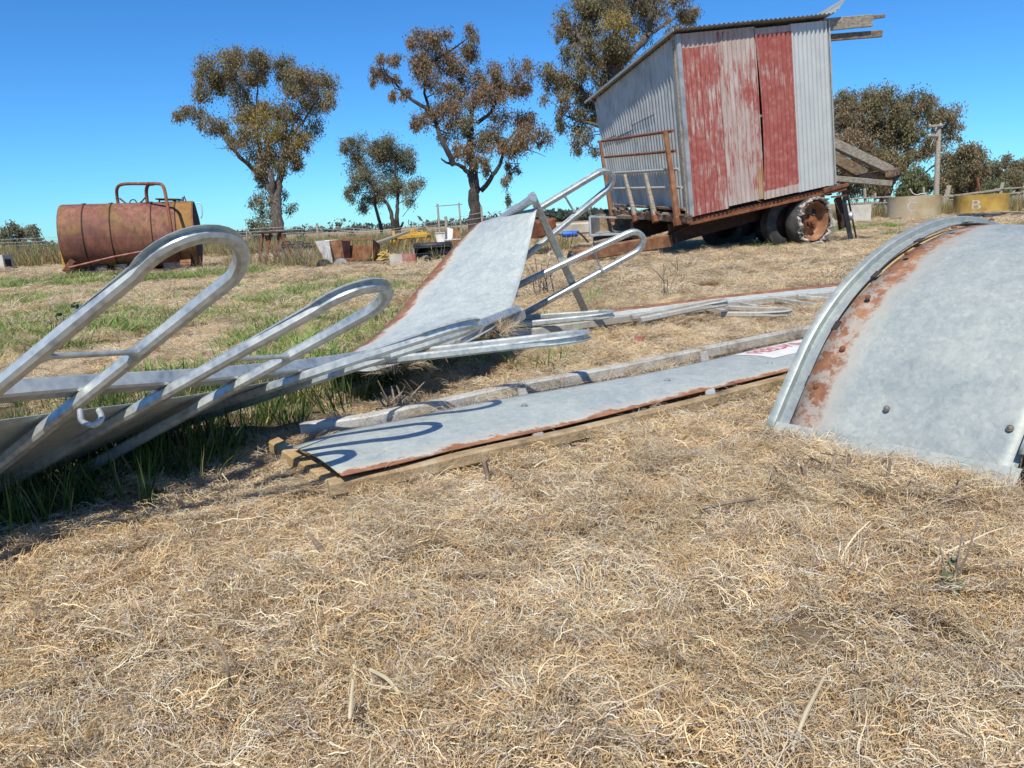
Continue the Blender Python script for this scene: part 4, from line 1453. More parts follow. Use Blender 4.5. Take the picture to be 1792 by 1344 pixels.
sk = MB(); sk.bar(at(120, 479, 17.0), at(345, 472, 17.9), 0.1, 0.10); sk.build('skid', M['rust_dark'], tk)
for px in (158, 180, 215, 300, 322):
    sk = MB(); q = at(px, 474 - (px - 120) * 0.03, 17.3); sk.bar(q + np.array([0, 0, -0.12]), q + np.array([0, 0, .12]), 0.22, 0.3); sk.build('cradle', M['black'], tk)
mb = MB(); c = at(330, 462, 17.3); mb.lathe(c, TAX, [(0, -.18), (.1, -.17), (.11, 0), (.1, .16), (0, .17)], 16); po = mb.build('pump', M['rust_orange'], tk, smooth=40)
for a, b, r in (((336, 444), (337, 474), .035), ((350, 448), (352, 468), .02), ((300, 468), (318, 474), .04), ((342, 470), (356, 472), .035), ((303, 473), (345, 475), .05)):
    mb = MB(); mb.tube([at(*a, 17.2), at(*b, 17.2)], r, 8); mb.build('pump_pipe', M['rust_dark'], po)

ld = empty('yellow_frame', at(112, 470, 17.8) * np.array([1, 1, 0]), 'small yellow metal frame poking out behind the left end of the rusty tank', 'metal frame')
for a, b in (((105, 428), (113, 470)), ((117, 436), (122, 466)), ((105, 444), (118, 438)), ((109, 458), (121, 448))):
    mb = MB(); mb.bar(at(*a, 17.9), at(*b, 17.9), 0.05, 0.03); mb.build('bar', M['yellow'], ld)
# pale box at the left edge
bx = empty('metal_box', gnd(2, 474), 'pale weathered box cut off by the left edge of the photo', 'box')
c = gnd(-14, 474); mb = MB(); mb.box(c, (0.42, 0.02, 0), (0, 0.5, 0), (0, 0, 0.5)); mb.build('body', M['concrete'], bx); mb = MB(); mb.box(c + np.array([0.425, 0.1, 0.1]), (0.01, 0, 0), (0, 0.3, 0), (0, 0, 0.25)); mb.build('recess_shade', M['dark_inside'], bx)  # dark plate on the side face, a hollow's shade put into its colour

# ------------------------------------------------------------------ odds and ends in the middle distance
dS = 16.6
st = empty('pipe_stand', gnd(470, 463), 'rusty four legged pipe stand with a flat top in front of the tree', 'stand')
mb = MB(); mb.bar(at(458, 407, dS), at(492, 407, dS), 0.35, 0.035); mb.build('top', M['rust_dark'], st)
for a, b, dd in (((460, 409), (453, 464), 0), ((473, 409), (465, 462), .35), ((488, 409), (481, 462), 0), ((490, 409), (513, 449), .5)):
    mb = MB(); mb.tube([at(*a, dS), at(*b, dS + dd * 0)], 0.032, 8); mb.build('leg', M['rust'], st)
mb = MB(); mb.tube([at(463, 412, dS), at(482, 452, dS)], 0.02, 8); mb.build('brace', M['rust'], st)

tr = empty('tray_frame', gnd(518, 452), 'low black steel frame with two hand loops standing in the long grass', 'steel frame')
dT = 20.0
mb = MB(); mb.box(at(492, 437, dT), at(543, 434, dT) - at(492, 437, dT), (0, 0.5, 0), (0, 0, 0.05)); mb.build('deck', M['black'], tr)
for y in (428, 432):
    mb = MB(); mb.bar(at(492, y + 1, dT), at(543, y - 2, dT), 0.05, 0.04); mb.build('bar', M['black'], tr)
for x in (493, 503, 517, 531, 542):
    mb = MB(); mb.bar(at(x, 429, dT), at(x, 439, dT), 0.035, 0.035); mb.build('post', M['black'], tr)
for x in (501, 524):
    mb = MB(); mb.tube(spline([at(x - 7, 429, dT), at(x - 6, 424, dT), at(x, 422.5, dT), at(x + 6, 423, dT), at(x + 7, 428, dT)], 12), 0.02, 8); mb.build('hand_loop', M['black'], tr)

dH = 15.3
def hopper(name, label, top, bot, mm, d, depth_m=0.45):
    e = empty(name, at(*[(bot[0][0] + bot[1][0]) / 2, bot[0][1] + 8], d) * np.array([1, 1, 0]), label, 'hopper')
    a, b = at(*top[0], d), at(*top[1], d); c, f = at(*bot[0], d), at(*bot[1], d)
    Yv = np.array([0.1, depth_m, 0])
    mid = (c + f) / 2 + Yv * 0.5
    vs = [a, b, b + Yv, a + Yv, c + Yv * 0.3, f + Yv * 0.3, f + Yv * 0.7, c + Yv * 0.7]
    mb = MB()
    for q in ((0, 4, 5, 1), (1, 5, 6, 2), (2, 6, 7, 3), (3, 7, 4, 0)):
        mb.add([vs[i] for i in q], [(0, 1, 2, 3)])
    mb.build('body', M[mm], e, solid=0.012)
    return e, (c + f) / 2 + Yv * 0.5
e1, c1_ = hopper('seed_hopper', 'white tapered hopper beside the rusty one, standing on a dark foot', ((551, 422), (575.5, 421)), ((566, 461), (577, 461)), 'white_rust', dH)
e2, c2_ = hopper('seed_hopper', 'rusty tapered hopper standing between the white hopper and the open rusty box', ((577, 421), (597, 420)), ((583, 460), (598, 460)), 'rust_orange', dH - 0.05)
for e, x0, x1 in ((e1, 554, 580), (e2, 584, 610)):
    a, b = at(x0, 472, dH - 0.05), at(x1, 470, dH - 0.05); a[2] = b[2] = 0
    t = nrm(b - a); r = np.linalg.norm(b - a) / 2; cc = (a + b) / 2
    mb = MB(); pts = [a] + [cc - t * r * math.cos(k * math.pi / 8) + np.array([0, 0, r * 0.95 * math.sin(k * math.pi / 8)]) for k in range(1, 8)] + [b]
    mb.add(pts + [p + np.array([0, .06, 0]) for p in pts], [tuple(range(9))] + [tuple(9 + i for i in reversed(range(9)))] + [(i, 9 + i, 9 + (i + 1) % 9, (i + 1) % 9) for i in range(9)])
    mb.build('foot_plate', M['grey_metal'] if e is e2 else M['black'], e)
ob = empty('open_box', gnd(625, 458), 'open fronted rusty steel box on a plank, between the hoppers and the rope coil', 'box')
A, B = at(597, 456, dH), at(651, 456, dH); A2, B2 = at(597, 420, dH), at(652.5, 418.5, dH)
Yb = np.array([0.05, 0.7, 0.0]); Yb2 = np.array([0.05, 0.45, -0.12])
for nm, q, mm in (('back', (A + Yb2 + np.array([0, 0, .1]), B + Yb2 + np.array([0, 0, .1]), B2 + Yb2 * 1.1, A2 + Yb2 * 1.1), 'rust'), ('bottom', (A, B, B + Yb2 + np.array([0, 0, .1]), A + Yb2 + np.array([0, 0, .1])), 'rust'), ('side', (A, A + Yb2 + np.array([0, 0, .1]), A2 + Yb2 * 1.1, A2), 'rust_orange'), ('side', (B, B + Yb2 + np.array([0, 0, .1]), B2 + Yb2 * 1.1, B2), 'rust')):
    mb = MB(); mb.add(list(q), [(0, 1, 2, 3)]); mb.build(nm, M[mm], ob, solid=0.012)
mb = MB(); mb.bar(A2, B2, 0.03, 0.04); mb.build('rim', M['rust_orange'], ob)
mb = MB(); mb.bar(at(596, 453.5, dH), at(651, 454, dH), 0.03, 0.045); mb.build('rim', M['rust'], ob)
pk = MB(); pk.bar(gnd(597, 461, .03), gnd(682, 460, .03), 0.35, 0.05); tag(pk.build('timber_plank', M['wood_brown'], None), 'dark plank on the dirt under the open rusty box and the rope coil', 'plank')
rc = empty('rope_coil', gnd(668, 460), 'heap of coiled yellow rope on the end of the plank', 'rope')
rr = random.Random(8)
cR = gnd(668, 459, 0.0)
for k in range(16):
    mb = MB(); r = rr.uniform(0.08, 0.16); ph = rr.random() * 6
    cc = cR + np.array([rr.uniform(-.05, .05), rr.uniform(-.03, .1), 0.05 + rr.uniform(0, .14)])
    tl = np.array([rr.uniform(-.6, .6), rr.uniform(-.6, .6)])
    P = [cc + np.array([math.cos(a + ph) * r, math.sin(a + ph) * r * 0.8, (math.cos(a) * tl[0] + math.sin(a) * tl[1]) * r]) for a in np.linspace(0, 5.9, 18)]
    mb.tube(P, 0.011, 6); mb.build('loop', M['rope'], rc)
bl = empty('painted_block', gnd(702, 463), 'low block, half grey and half red, beside the rope coil', 'block')
c = gnd(683, 464); mb = MB(); mb.box(c, (0.24, 0, 0), (0, 0.22, 0), (0, 0, 0.19)); mb.build('grey_half', M['concrete'], bl); mb = MB(); mb.box(c + np.array([0.243, 0.003, 0]), (0.25, 0, 0), (0, 0.2, 0), (0, 0, 0.185)); mb.build('red_half', M['red_paint'], bl)
# loader bucket
bk = empty('loader_bucket', gnd(755, 460), 'black loader bucket lying on its back beside green weeds', 'loader bucket')
dB = 15.4
a, b = at(726, 458, dB), at(790, 457, dB); a[2] = b[2] = 0.02
X_ = nrm(b - a); Wb = np.linalg.norm(b - a); Yv = nrm(np.cross([0, 0, 1.0], X_))
def bp(x, y, z): return a + X_ * x + Yv * y + np.array([0, 0, z])
pr = [(0.0, 0.0), (0.02, 0.24), (-0.02, 0.29), (0.08, 0.33), (0.3, 0.31), (0.5, 0.2), (0.55, 0.03)]
mb = MB(); mb.grid([[bp(x, y, z) for x in (0, Wb)] for y, z in pr[1:]]); mb.build('shell', M['black'], bk, solid=0.015, smooth=40)
for x in (0, Wb):
    mb = MB(); mb.add([bp(x, y, z) for y, z in pr], [tuple(range(len(pr)))]); mb.build('side_plate', M['black'] if x else M['rubber'], bk, solid=0.02)
mb = MB(); mb.bar(bp(0, -0.03, 0.25), bp(Wb, -0.03, 0.25), 0.03, 0.03); mb.build('lip', M['grey_metal'] if 0 else M['black'], bk)
mb = MB(); mb.bar(bp(0, -0.012, 0.0), bp(0, -0.012, 0.25), 0.02, 0.02); mb.build('edge_bar', M['grey_metal'], bk)
mb = MB(); mb.bar(bp(0.05, 0.1, 0.02), bp(Wb, 0.1, 0.12), 0.02, 0.2); mb.build('blade', M['black'], bk)

# plough
dP = 22.0
pl = empty('cultivator', at(715, 431, dP) * np.array([1, 1, 0]), 'yellow tined cultivator standing in the grass beneath the slim twin trunked tree', 'cultivator')
for a, b, w_ in (((684, 417), (752, 411), .11), ((694, 412), (748, 408), .09), ((722, 402), (736, 413), .09), ((722, 402), (712, 416), .07), ((738, 403), (741, 412), .06), ((688, 404), (690, 416), .08)):
    mb = MB(); mb.bar(at(*a, dP), at(*b, dP), w_, w_); mb.build('beam', M['yellow'], pl)
for x in (700, 711, 722, 731, 742):
    mb = MB(); mb.tube(spline([at(x, 412, dP), at(x + 2, 416, dP), at(x - 1, 423, dP), at(x - 3, 430, dP)], 8), 0.03, 6); mb.build('tine', M['yellow' if x % 2 else 'rust_dark'], pl)
for x, y in ((690, 423), (750, 420)):
    mb = MB(); c = at(x, y, dP - 0.1); mb.lathe(c, nrm([0.75, -0.6, 0]), [(0.0, .03), (.04, .03), (.05, 0), (.13, -.01), (.15, -.03), (.15, .03), (.13, .02)], 20); mb.build('wheel', M['yellow'], pl, smooth=40)
mb = MB(); mb.bar(at(653, 428, 20.5), at(716, 405, 21.6), 0.2, 0.09, w2=0.1, h2=0.05); tag(mb.build('leaning_log', M['wood'], None), 'long grey log leaning up onto the yellow cultivator', 'log')

# goal like frame of poles
gf_ = empty('pole_frame', at(787, 408, 26) * np.array([1, 1, 0]), 'thin frame of two poles and a crossbar against the sky', 'pole frame')
for a, b, r in (((765.5, 357), (770, 412), .035), ((803, 355), (807.5, 408), .03)):
    mb = MB(); mb.tube([at(*a, 26), at(*b, 26)], r, 8); mb.build('pole', M['wood'], gf_)
mb = MB(); mb.tube([at(762, 361, 26), at(809, 357.5, 26)], .015, 8); mb.build('crossbar', M['wood'], gf_)
# white fronted bins
for nm, lab, q, mm in (('feed_bin', 'pale fronted tapered bin standing behind the black bucket', ((761, 408), (779, 407), (776, 438), (768, 434)), 'white_rust'), ('feed_bin', 'rusty square bin under the white fronted chute', ((779, 420), (812, 418), (806, 442), (780, 442)), 'rust'), ('feed_chute', 'white ended rusty chute perched on the bins behind the sweeping sheet', ((783, 398), (806, 405), (803, 421), (783, 421)), 'white_rust')):
    d = 17.5
    e = empty(nm, at(q[3][0], q[3][1] + 10, d) * np.array([1, 1, 0]), lab, 'bin' if 'bin' in nm else 'chute')
    P = [at(*p, d) for p in q]; Yv = np.array([0.25, 0.5, 0.02])
    if nm == 'feed_chute':
        mb = MB(); mb.add([P[0], P[0] + (P[1] - P[0]) * 0.42, P[2] * 0.42 + P[3] * 0.58, P[3]], [(0, 1, 2, 3)]); mb.build('end_plate', M['sticker'], e, solid=0.015)
        mb = MB(); h0 = P[0] + (P[1] - P[0]) * 0.42; h1 = P[2] * 0.42 + P[3] * 0.58
        mb.add([h0, P[1], P[2], h1], [(0, 1, 2, 3)]); mb.build('side', M['rust_orange'], e, solid=0.015)
        mb = MB(); mb.add([P[3], P[2], P[2] + Yv, P[3] + Yv], [(0, 1, 2, 3)]); mb.build('bottom', M['rust'], e, solid=0.015)
    else:
        mb = MB(); mb.add([P[0], P[1], P[2], P[3]] + [p + Yv for p in P], [(0, 3, 2, 1), (1, 2, 6, 5), (5, 6, 7, 4), (4, 7, 3, 0), (3, 7, 6, 2)]); mb.build('body', M[mm], e, solid=0.012)
        mb = MB(); mb.bar(P[0], P[1], 0.04, 0.03); mb.build('rim', M['white_rust'], e)
        mb = MB(); mb.bar(at(q[3][0] + 3, q[3][1], d), np.array([P[3][0] + .1, P[3][1], 0.0]), 0.05); mb.bar(P[2], np.array([P[2][0], P[2][1], 0.0]), 0.05); mb.build('leg', M['rust'], e)

# ------------------------------------------------------------------ between the post and the trailer
db_ = empty('steel_trough', gnd(1068, 440), 'open steel trough on a dark box below the front of the hut trailer', 'trough')
dQ = 14.6
a, b, c, d = at(1033, 412, dQ), at(1104, 409, dQ), at(1103, 382, dQ), at(1032, 379, dQ)
Yv = np.array([0.3, 0.9, 0.05])
for nm, q, mm in (('back', (a + Yv, b + Yv, c + Yv, d + Yv), 'wood_brown'), ('bottom', (a, b, b + Yv, a + Yv), 'grey_metal'), ('side', (a, d, d + Yv, a + Yv), 'grey_metal'), ('side', (b, c, c + Yv, b + Yv), 'rust')):
    mb = MB(); mb.add(list(q), [(0, 1, 2, 3)]); mb.build(nm, M[mm], db_, solid=0.02)
for p, q in ((a, b), (a, d), (d, c)):
    mb = MB(); mb.bar(p, q, 0.04, 0.04); mb.build('rim', M['grey_metal'], db_)
mb = MB(); mb.box(a * np.array([1, 1, 0]) + np.array([0.06, 0.04, 0]), b * np.array([1, 1, 0]) - a * np.array([1, 1, 0]), Yv * np.array([1, 1, 0]), (0, 0, a[2] - 0.03)); mb.build('base_box', M['black'], db_)
bb = MB(); q = at(1043, 380, 16.5); bb.box(q, (0.4, 0, 0), (0, .3, 0), (0, 0, 0.16)); tag(bb.build('green_crate', M['rubber'], None), 'dark box on top of the open steel trough under the hut', 'box')
lg = MB(); lg.bar(at(962, 402, 17.0), at(1036, 398, 17.2), 0.7, 0.25); tag(lg.build('concrete_slab', M['concrete'], None), 'pale concrete slab lying behind the leaning post', 'slab')
bu = empty('blue_drum', gnd(992, 428), 'bright blue plastic drum seen behind the leaning post', 'drum')
mb = MB(); mb.lathe(at(983, 410, 16.2), nrm([1, 0.1, -0.02]), [(0, 0), (.06, .01), (.068, .05), (.065, .2), (.068, .32), (.06, .35), (0, .36)], 18); mb.build('body', M['blue'], bu, smooth=40)
mb = MB(); mb.lathe(at(998, 409.5, 16.2) , nrm([1, 0.1, -0.02]), [(.068, 0), (.074, .02), (.068, .04)], 18); mb.build('band', M['blue'], bu, smooth=40)
rb = MB(); rb.bar(at(930, 403, 15.2), at(962, 396, 15.4), 0.5, 0.34); tag(rb.build('rusty_box', M['rust'], None), 'rusty steel box partly hidden by the pale upswept sheet', 'box')
pb_ = MB(); pb_.tube(spline([gnd(944, 452, .01), gnd(952, 458, .02), gnd(963, 452, .02), gnd(960, 446, .02), gnd(966, 440, .04)], 14), 0.025, 8); tag(pb_.build('hose_end', M['concrete'], None), 'short curl of pale hose on the grass by the leaning post', 'hose')
for k, (p, q, r, lab) in enumerate((((1010, 405), (1030, 425), .02, 'thin bent rod leaning among the scrap right of the leaning post'), ((1040, 425), (1110, 413), .03, 'brown pole lying across the scrap in front of the dark box'), ((1000, 432), (1035, 428), .04, 'short brown pole lying on the dirt at the start of the drawbar'))):
    mb = MB(); mb.tube(spline([at(*p, 14.2), at((p[0] + q[0]) / 2, (p[1] + q[1]) / 2 - 2, 14.2), at(*q, 14.2)], 8), r, 7); tag(mb.build('scrap_rod', M['rust_dark' if k == 0 else 'twig'], None), lab, 'rod')

# ------------------------------------------------------------------ right background: troughs, yard, pole
def ring(name, label, x0, x1, ytop, ybot, mm, d, letter=None):
    a, b = at(x0, ybot, d), at(x1, ybot, d)
    r = np.linalg.norm(b - a) / 2
    c = (a + b) / 2 + nrm((a + b) / 2 * np.array([1, 1, 0])) * r * 0.1
    h = (ybot - ytop) / FPX * d
    e = empty(name, (c[0], c[1], 0), label, 'trough', 'round stock troughs')
    c = np.array([c[0], c[1], c[2]])
    mb = MB(); mb.lathe(c, (0, 0, 1), [(r, -c[2] - 0.02), (r, h), (r - 0.06, h), (r - 0.06, 0.1)], 48); mb.build('wall', M[mm], e, smooth=40)
    mb = MB(); mb.lathe(c, (0, 0, 1), [(0, h * 0.6), (r - 0.06, h * 0.6)], 32); mb.build('water', M['dark_inside'], e)
    if letter:
        cu = bpy.data.curves.new('letter', 'FONT'); cu.body = letter[0]; cu.size = 1.0
        to = bpy.data.objects.new('letter', cu); COL.objects.link(to)
        me = bpy.data.meshes.new_from_object(to.evaluated_get(bpy.context.evaluated_depsgraph_get())); bpy.data.objects.remove(to)
        xs = [v.co.x for v in me.vertices]; ys = [v.co.y for v in me.vertices]
        lp = at(letter[1], letter[2], d); ang0 = math.atan2(-_C[1] + 0 - c[1], -c[0])
        off = (lp[0] - c[0]) / r
        ang = math.atan2(-math.sqrt(max(0.05, 1 - off * off)), off)
        hh = letter[3]
        for v in me.vertices:
            uu = (v.co.x - min(xs)) / (max(xs) - min(xs)) - 0.5; vv = (v.co.y - min(ys)) / (max(ys) - min(ys)) - 0.5
            aa = ang + uu * hh * 0.85 / r
            v.co = Vector((c[0] + math.cos(aa) * (r + 0.006), c[1] + math.sin(aa) * (r + 0.006), lp[2] + vv * hh))
        me.materials.clear()
        link_mesh('letter', me, M['white_letter'], e)
    return e
M['trough_c'] = mottled('stained_trough', [(0.30, 0.21, 0.08), (0.42, 0.34, 0.22), (0.50, 0.43, 0.32)], 0.9, 0.85, 0, 0.1)
M['trough_b'] = mottled('yellow_trough', [(0.2, 0.12, 0.03), (0.42, 0.26, 0.05), (0.52, 0.36, 0.1)], 1.4, 0.85, 0, 0.1)
ring('stock_trough', 'tan round trough lettered C beside the power pole', 1556, 1640, 344, 383, 'trough_c', 28.0, ('C', 1576, 362, 0.36))
ring('stock_trough', 'yellow round trough lettered B', 1673, 1756, 341, 374, 'trough_b', 30.0, ('B', 1689, 359, 0.36))
wt = empty('concrete_trough', gnd(1500, 389), 'plain cream concrete trough just behind the trailer wheel', 'trough')
a = at(1478, 388, 26); b = at(1524, 384, 26); a[2] = b[2] = 0
mb = MB(); mb.box(a, b - a, (0.1, 0.7, 0), (0, 0, 0.62)); mb.build('body', M['concrete'], wt)
mb = MB(); mb.box(a + np.array([.06, .08, 0.625]), (b - a) * 0.9, (0.08, 0.5, 0), (0, 0, 0.01)); mb.build('water', M['dark_inside'], wt)
pp = empty('power_pole', at(1639, 350, 40) * np.array([1, 1, 0]), 'slim grey power pole with two short crossarms', 'power pole')
mb = MB(); a = at(1638, 352, 40); b = at(1643.5, 220, 40); mb.tube([a * np.array([1, 1, 0]), a, b], [.16, .15, .11], 10); mb.build('pole', M['wood'], pp, smooth=40)
for p, q in (((1625, 221), (1650, 219)), ((1625, 237), (1643, 237))):
    mb = MB(); mb.bar(at(*p, 39.8), at(*q, 39.8), 0.1, 0.12); mb.build('crossarm', M['wood'], pp)
for x, y in ((1627, 218), (1646, 216), (1626, 235)):
    mb = MB(); mb.lathe(at(x, y + 2, 39.8), (0, 0, 1), [(.05, -.05), (.06, .02), (.03, .08), (0, .09)], 8); mb.build('insulator', M['white_letter'], pp)
mb = MB(); mb.tube([at(1640, 232, 39.9), at(1628, 256, 39.9)], .015, 6); mb.build('stay', M['wire'], pp)
sp = MB(); a = gnd(1652, 364); b = at(1661, 325, float(np.dot(a - _C, _fw))); sp.bar(a, b, 0.38, 0.3, w2=0.26, h2=0.2); tag(sp.build('stump_post', M['wood'], None), 'stout pale stump standing between the two lettered troughs', 'stump')
yf = empty('yard_fence', at(1560, 352, 34) * np.array([1, 1, 0]), 'old stockyard fence of grey rails and posts running behind the troughs', 'fence')
for a, b, w_ in (((1490, 348), (1560, 344), .06), ((1490, 358), (1560, 354), .05), ((1490, 366), (1560, 362), .05), ((1640, 347), (1665, 342), .07), ((1660, 344), (1750, 332), .09), ((1660, 350), (1792, 336), .06), ((1740, 331), (1792, 328), .06)):
    mb = MB(); mb.bar(at(*a, 34), at(*b, 34), w_, w_); mb.build('rail', M['wood'], yf)
for a, b, w_ in (((1513, 330), (1515, 368), .1), ((1531, 338), (1532, 370), .1), ((1500, 345), (1500, 372), .07), ((1548, 344), (1548, 366), .07), ((1616, 328), (1617, 345), .08), ((1710, 310), (1715, 340), .09), ((1755, 320), (1750, 342), .13), ((1743, 331), (1738, 342), .12), ((1775, 330), (1772, 352), .1), ((1790, 334), (1790, 356), .1)):
    mb = MB(); mb.bar(at(*a, 34.1), at(*b, 34.1), w_, w_); mb.build('post', M['wood' if w_ != .09 else 'rust'], yf)
ga = empty('pipe_gate', at(1608, 344, 33) * np.array([1, 1, 0]), 'bent pale pipe frame lying on top of the trough lettered C', 'pipe frame')
mb = MB(); mb.tube(spline([at(1592, 330, 28.2), at(1598, 339, 28.2), at(1606, 341, 28.2), at(1612, 339, 28.2), at(1620, 340, 28.2), at(1623, 344, 28.2)], 16), .025, 6); mb.build('pipe', M['concrete'], ga)
for k in range(3):
    mb = MB(); y0 = 374 + k * 2.2
    mb.tube(spline([gnd(1668 + 8 * k, y0 + 2, .05), gnd(1720, y0, .06 + .03 * k), gnd(1760, y0 - 1, .06), gnd(1830, y0 - 2.5, .05)], 14), .035, 7); tag(mb.build('poly_pipe', M['black' if k % 2 else 'rubber'], None), ('farthest', 'middle', 'nearest')[k] + ' of the black pipes lying in the grass before trough B', 'pipe', 'black pipes before the yellow trough')

# ------------------------------------------------------------------ wire fence across the back
fn = empty('wire_fence', at(640, 418, 34) * np.array([1, 1, 0]), 'post and wire fence running across the paddock in front of the trees', 'fence')
for a, b, w_ in (((431, 400), (434, 436), .07), ((554.5, 391), (558, 426), .11), ((624, 405), (627, 424), .07), ((672, 402), (674, 420), .10), ((780, 379), (782, 412), .13), ((842, 361), (845, 402), .09), ((60, 424), (62, 446), .07), ((330, 407), (333, 440), .07)):
    mb = MB(); q = at(*b, 34); q2 = q.copy(); q2[2] = min(0, q2[2]); mb.tube([q2, at(*a, 34)], [w_ * 0.6, w_ * 0.5], 8); mb.build('post', M['wood'], fn)
for off in (0, 6, 12):
    mb = MB(); mb.tube([at(-60, 422 + off, 34), at(431, 401 + off * 0.9, 34), at(555, 394 + off, 34), at(672, 404 + off * .6, 34), at(781, 384 + off * 1.2, 34), at(843, 372 + off * 1.5, 34), at(960, 380 + off, 34)], .008, 4); mb.build('wire', M['wire'], fn)

# ------------------------------------------------------------------ trees
PAL = {'olive': ([[.115, .108, .06], [.085, .085, .05], [.15, .125, .07], [.13, .10, .068], [.06, .062, .038]], [.28, .22, .2, .18, .12]),
       'gold': ([[.17, .135, .05], [.13, .115, .045], [.2, .15, .055], [.1, .09, .04]], [.3, .3, .2, .2]),
       'brown': ([[.13, .103, .065], [.11, .09, .055], [.155, .122, .08], [.085, .078, .048], [.15, .10, .074]], [.26, .24, .2, .15, .15]),
       'green': ([[.085, .10, .05], [.065, .08, .04], [.11, .12, .06], [.05, .06, .035]], [.3, .3, .2, .2]),
       'grey': ([[.12, .12, .085], [.09, .095, .065], [.15, .15, .11], [.07, .075, .05]], [.3, .3, .2, .2])}


DENS = 3.6


def gum_tree(name, label, d, base, limbs, blobs, barkm, pal, seed, leaf=(0.20, 0.055), dens=330, group=None, zb=0.0):
    rs = np.random.default_rng(seed)
    px = d / FPX
    b0 = at(*base, d); b0[2] = zb
    e = empty(name, b0, label, 'tree', group)
    # limbs: list of (pixel path, r0, r1)
    mb = MB()
    nodes = []
    for k, (path, r0, r1) in enumerate(limbs):
        dz = rs.normal(0, 0.35, len(path)) * (0 if k == 0 else 1)
        P = [at(*p, d + (dz[i] if i else 0)) for i, p in enumerate(path)]
        if k == 0: P[0] = np.array([P[0][0], P[0][1], min(zb - 0.1, P[0][2])])
        S = spline(P, max(6, 5 * len(P)))
        S = [s + rs.normal(0, 0.02 * r0 / 0.2, 3) for s in S]
        rad = np.linspace(1, 0, len(S)) ** 0.9 * (r0 - r1) + r1
        if k == 0 and r0 > .15: rad[:2] *= np.array([1.5, 1.15])
        mb.tube(S, list(rad), 9, cap=True)
        nodes += [(s, r) for s, r in zip(S[2:], rad[2:])]
    V, F, Cc = [], [], []
    nleaf = 0
    pos = np.array([n_[0] for n_ in nodes])
    for bl_ in blobs:
        x, y, rx, ry = bl_[:4]
        pk = bl_[4] if len(bl_) > 4 and bl_[4] else pal
        df = bl_[5] if len(bl_) > 5 else 1.0
        a, c = rx * px, ry * px
        bdep = 0.8 * max(a, c) + 0.3
        ctr = at(x, y, d + rs.normal(0, 0.7))
        # a limb that carries this clump
        dist = np.linalg.norm(pos - ctr, axis=1) + np.clip(pos[:, 2] - ctr[2], 0, None) * 1.5
        j = int(np.argmin(dist))
        q0, r0 = nodes[j]
        if dist[j] > 0.25:
            mid = (q0 + ctr) / 2 + rs.normal(0, 0.15, 3) + np.array([0, 0, 0.1 * dist[j]])
            S = spline([q0, mid, ctr], 7)
            mb.tube(S, list(np.linspace(min(r0 * 0.6, 0.03 + 0.01 * dist[j]), 0.009, 7)), 6, cap=False)
            for k in range(3):
                tip = ctr + rs.normal(0, 1, 3) * np.array([a, bdep, c]) * 0.6
                mb.tube([S[4], (S[4] + tip) / 2 + rs.normal(0, .08, 3), tip], [.014, .010, .005], 5, cap=False)
        area = math.pi * a * c
        ns = max(6, int(area * 5.0))
        dirs = rs.normal(0, 1, (ns, 3)); dirs /= np.linalg.norm(dirs, axis=1, keepdims=True)
        rr_ = rs.uniform(0.25, 1.0, (ns, 1)) ** 0.55
        sc_ = ctr + dirs * rr_ * np.array([a, bdep, c]) * 0.95
        nl = max(14, int(DENS * dens * area * df / ns))
        srad = rs.uniform(0.15, 0.34, ns) * min(1.5, max(.6, (a + c)))
        P = np.repeat(sc_, nl, 0) + rs.normal(0, 1, (ns * nl, 3)) * np.repeat(srad, nl)[:, None] * np.array([.62, .62, .6])
        P[:, 2] -= np.abs(rs.normal(0, 0.10, ns * nl))
        keep = P[:, 2] > zb + 0.1
        pa, pw = PAL[pk]
        sub = np.array(pa)[rs.choice(len(pa), ns, p=pw)]
        col = np.repeat(sub, nl, 0) * 0.55 + np.array(pa)[rs.choice(len(pa), ns * nl, p=pw)] * 0.45
        col *= np.array([2.25, 2.1, 1.95]) * rs.uniform(0.7, 1.3, (ns * nl, 1))
        P, col = P[keep], col[keep]
        n = len(P)
        dn = np.stack([rs.normal(0, .5, n), rs.normal(0, .5, n), -np.abs(rs.normal(.75, .4, n))], -1)
        dn /= np.linalg.norm(dn, axis=1, keepdims=True)
        sd2 = np.cross(dn, rs.normal(0, 1, (n, 3))); sd2 /= np.linalg.norm(sd2, axis=1, keepdims=True)
        Ls = rs.uniform(.6, 1.3, (n, 1)) * leaf[0] * 0.85; Ws = rs.uniform(.7, 1.3, (n, 1)) * leaf[1] * 0.92
        quad = np.stack([P, P + dn * Ls * .45 + sd2 * Ws * .5, P + dn * Ls, P + dn * Ls * .45 - sd2 * Ws * .5], 1)
        V.append(quad.reshape(-1, 3)); Cc.append(np.repeat(col, 4, 0))
        nleaf += n
    tko = mb.build('trunk', M[barkm], e, smooth=60)
    V = np.concatenate(V); Cc = np.concatenate(Cc)
    F = np.arange(len(V)).reshape(-1, 4)
    me = np_mesh('crown', V, F, Cc)
    link_mesh('crown', me, M['leaf'], e)
    return e


def zb_(f, ox, oy, lst): return [(ox + b[0] / f, oy + b[1] / f, b[2] / f, b[3] / f) + tuple(b[4:]) for b in lst]
def zp_(f, ox, oy, lst): return [([(ox + p[0] / f, oy + p[1] / f) for p in path], r0, r1) for path, r0, r1 in lst]


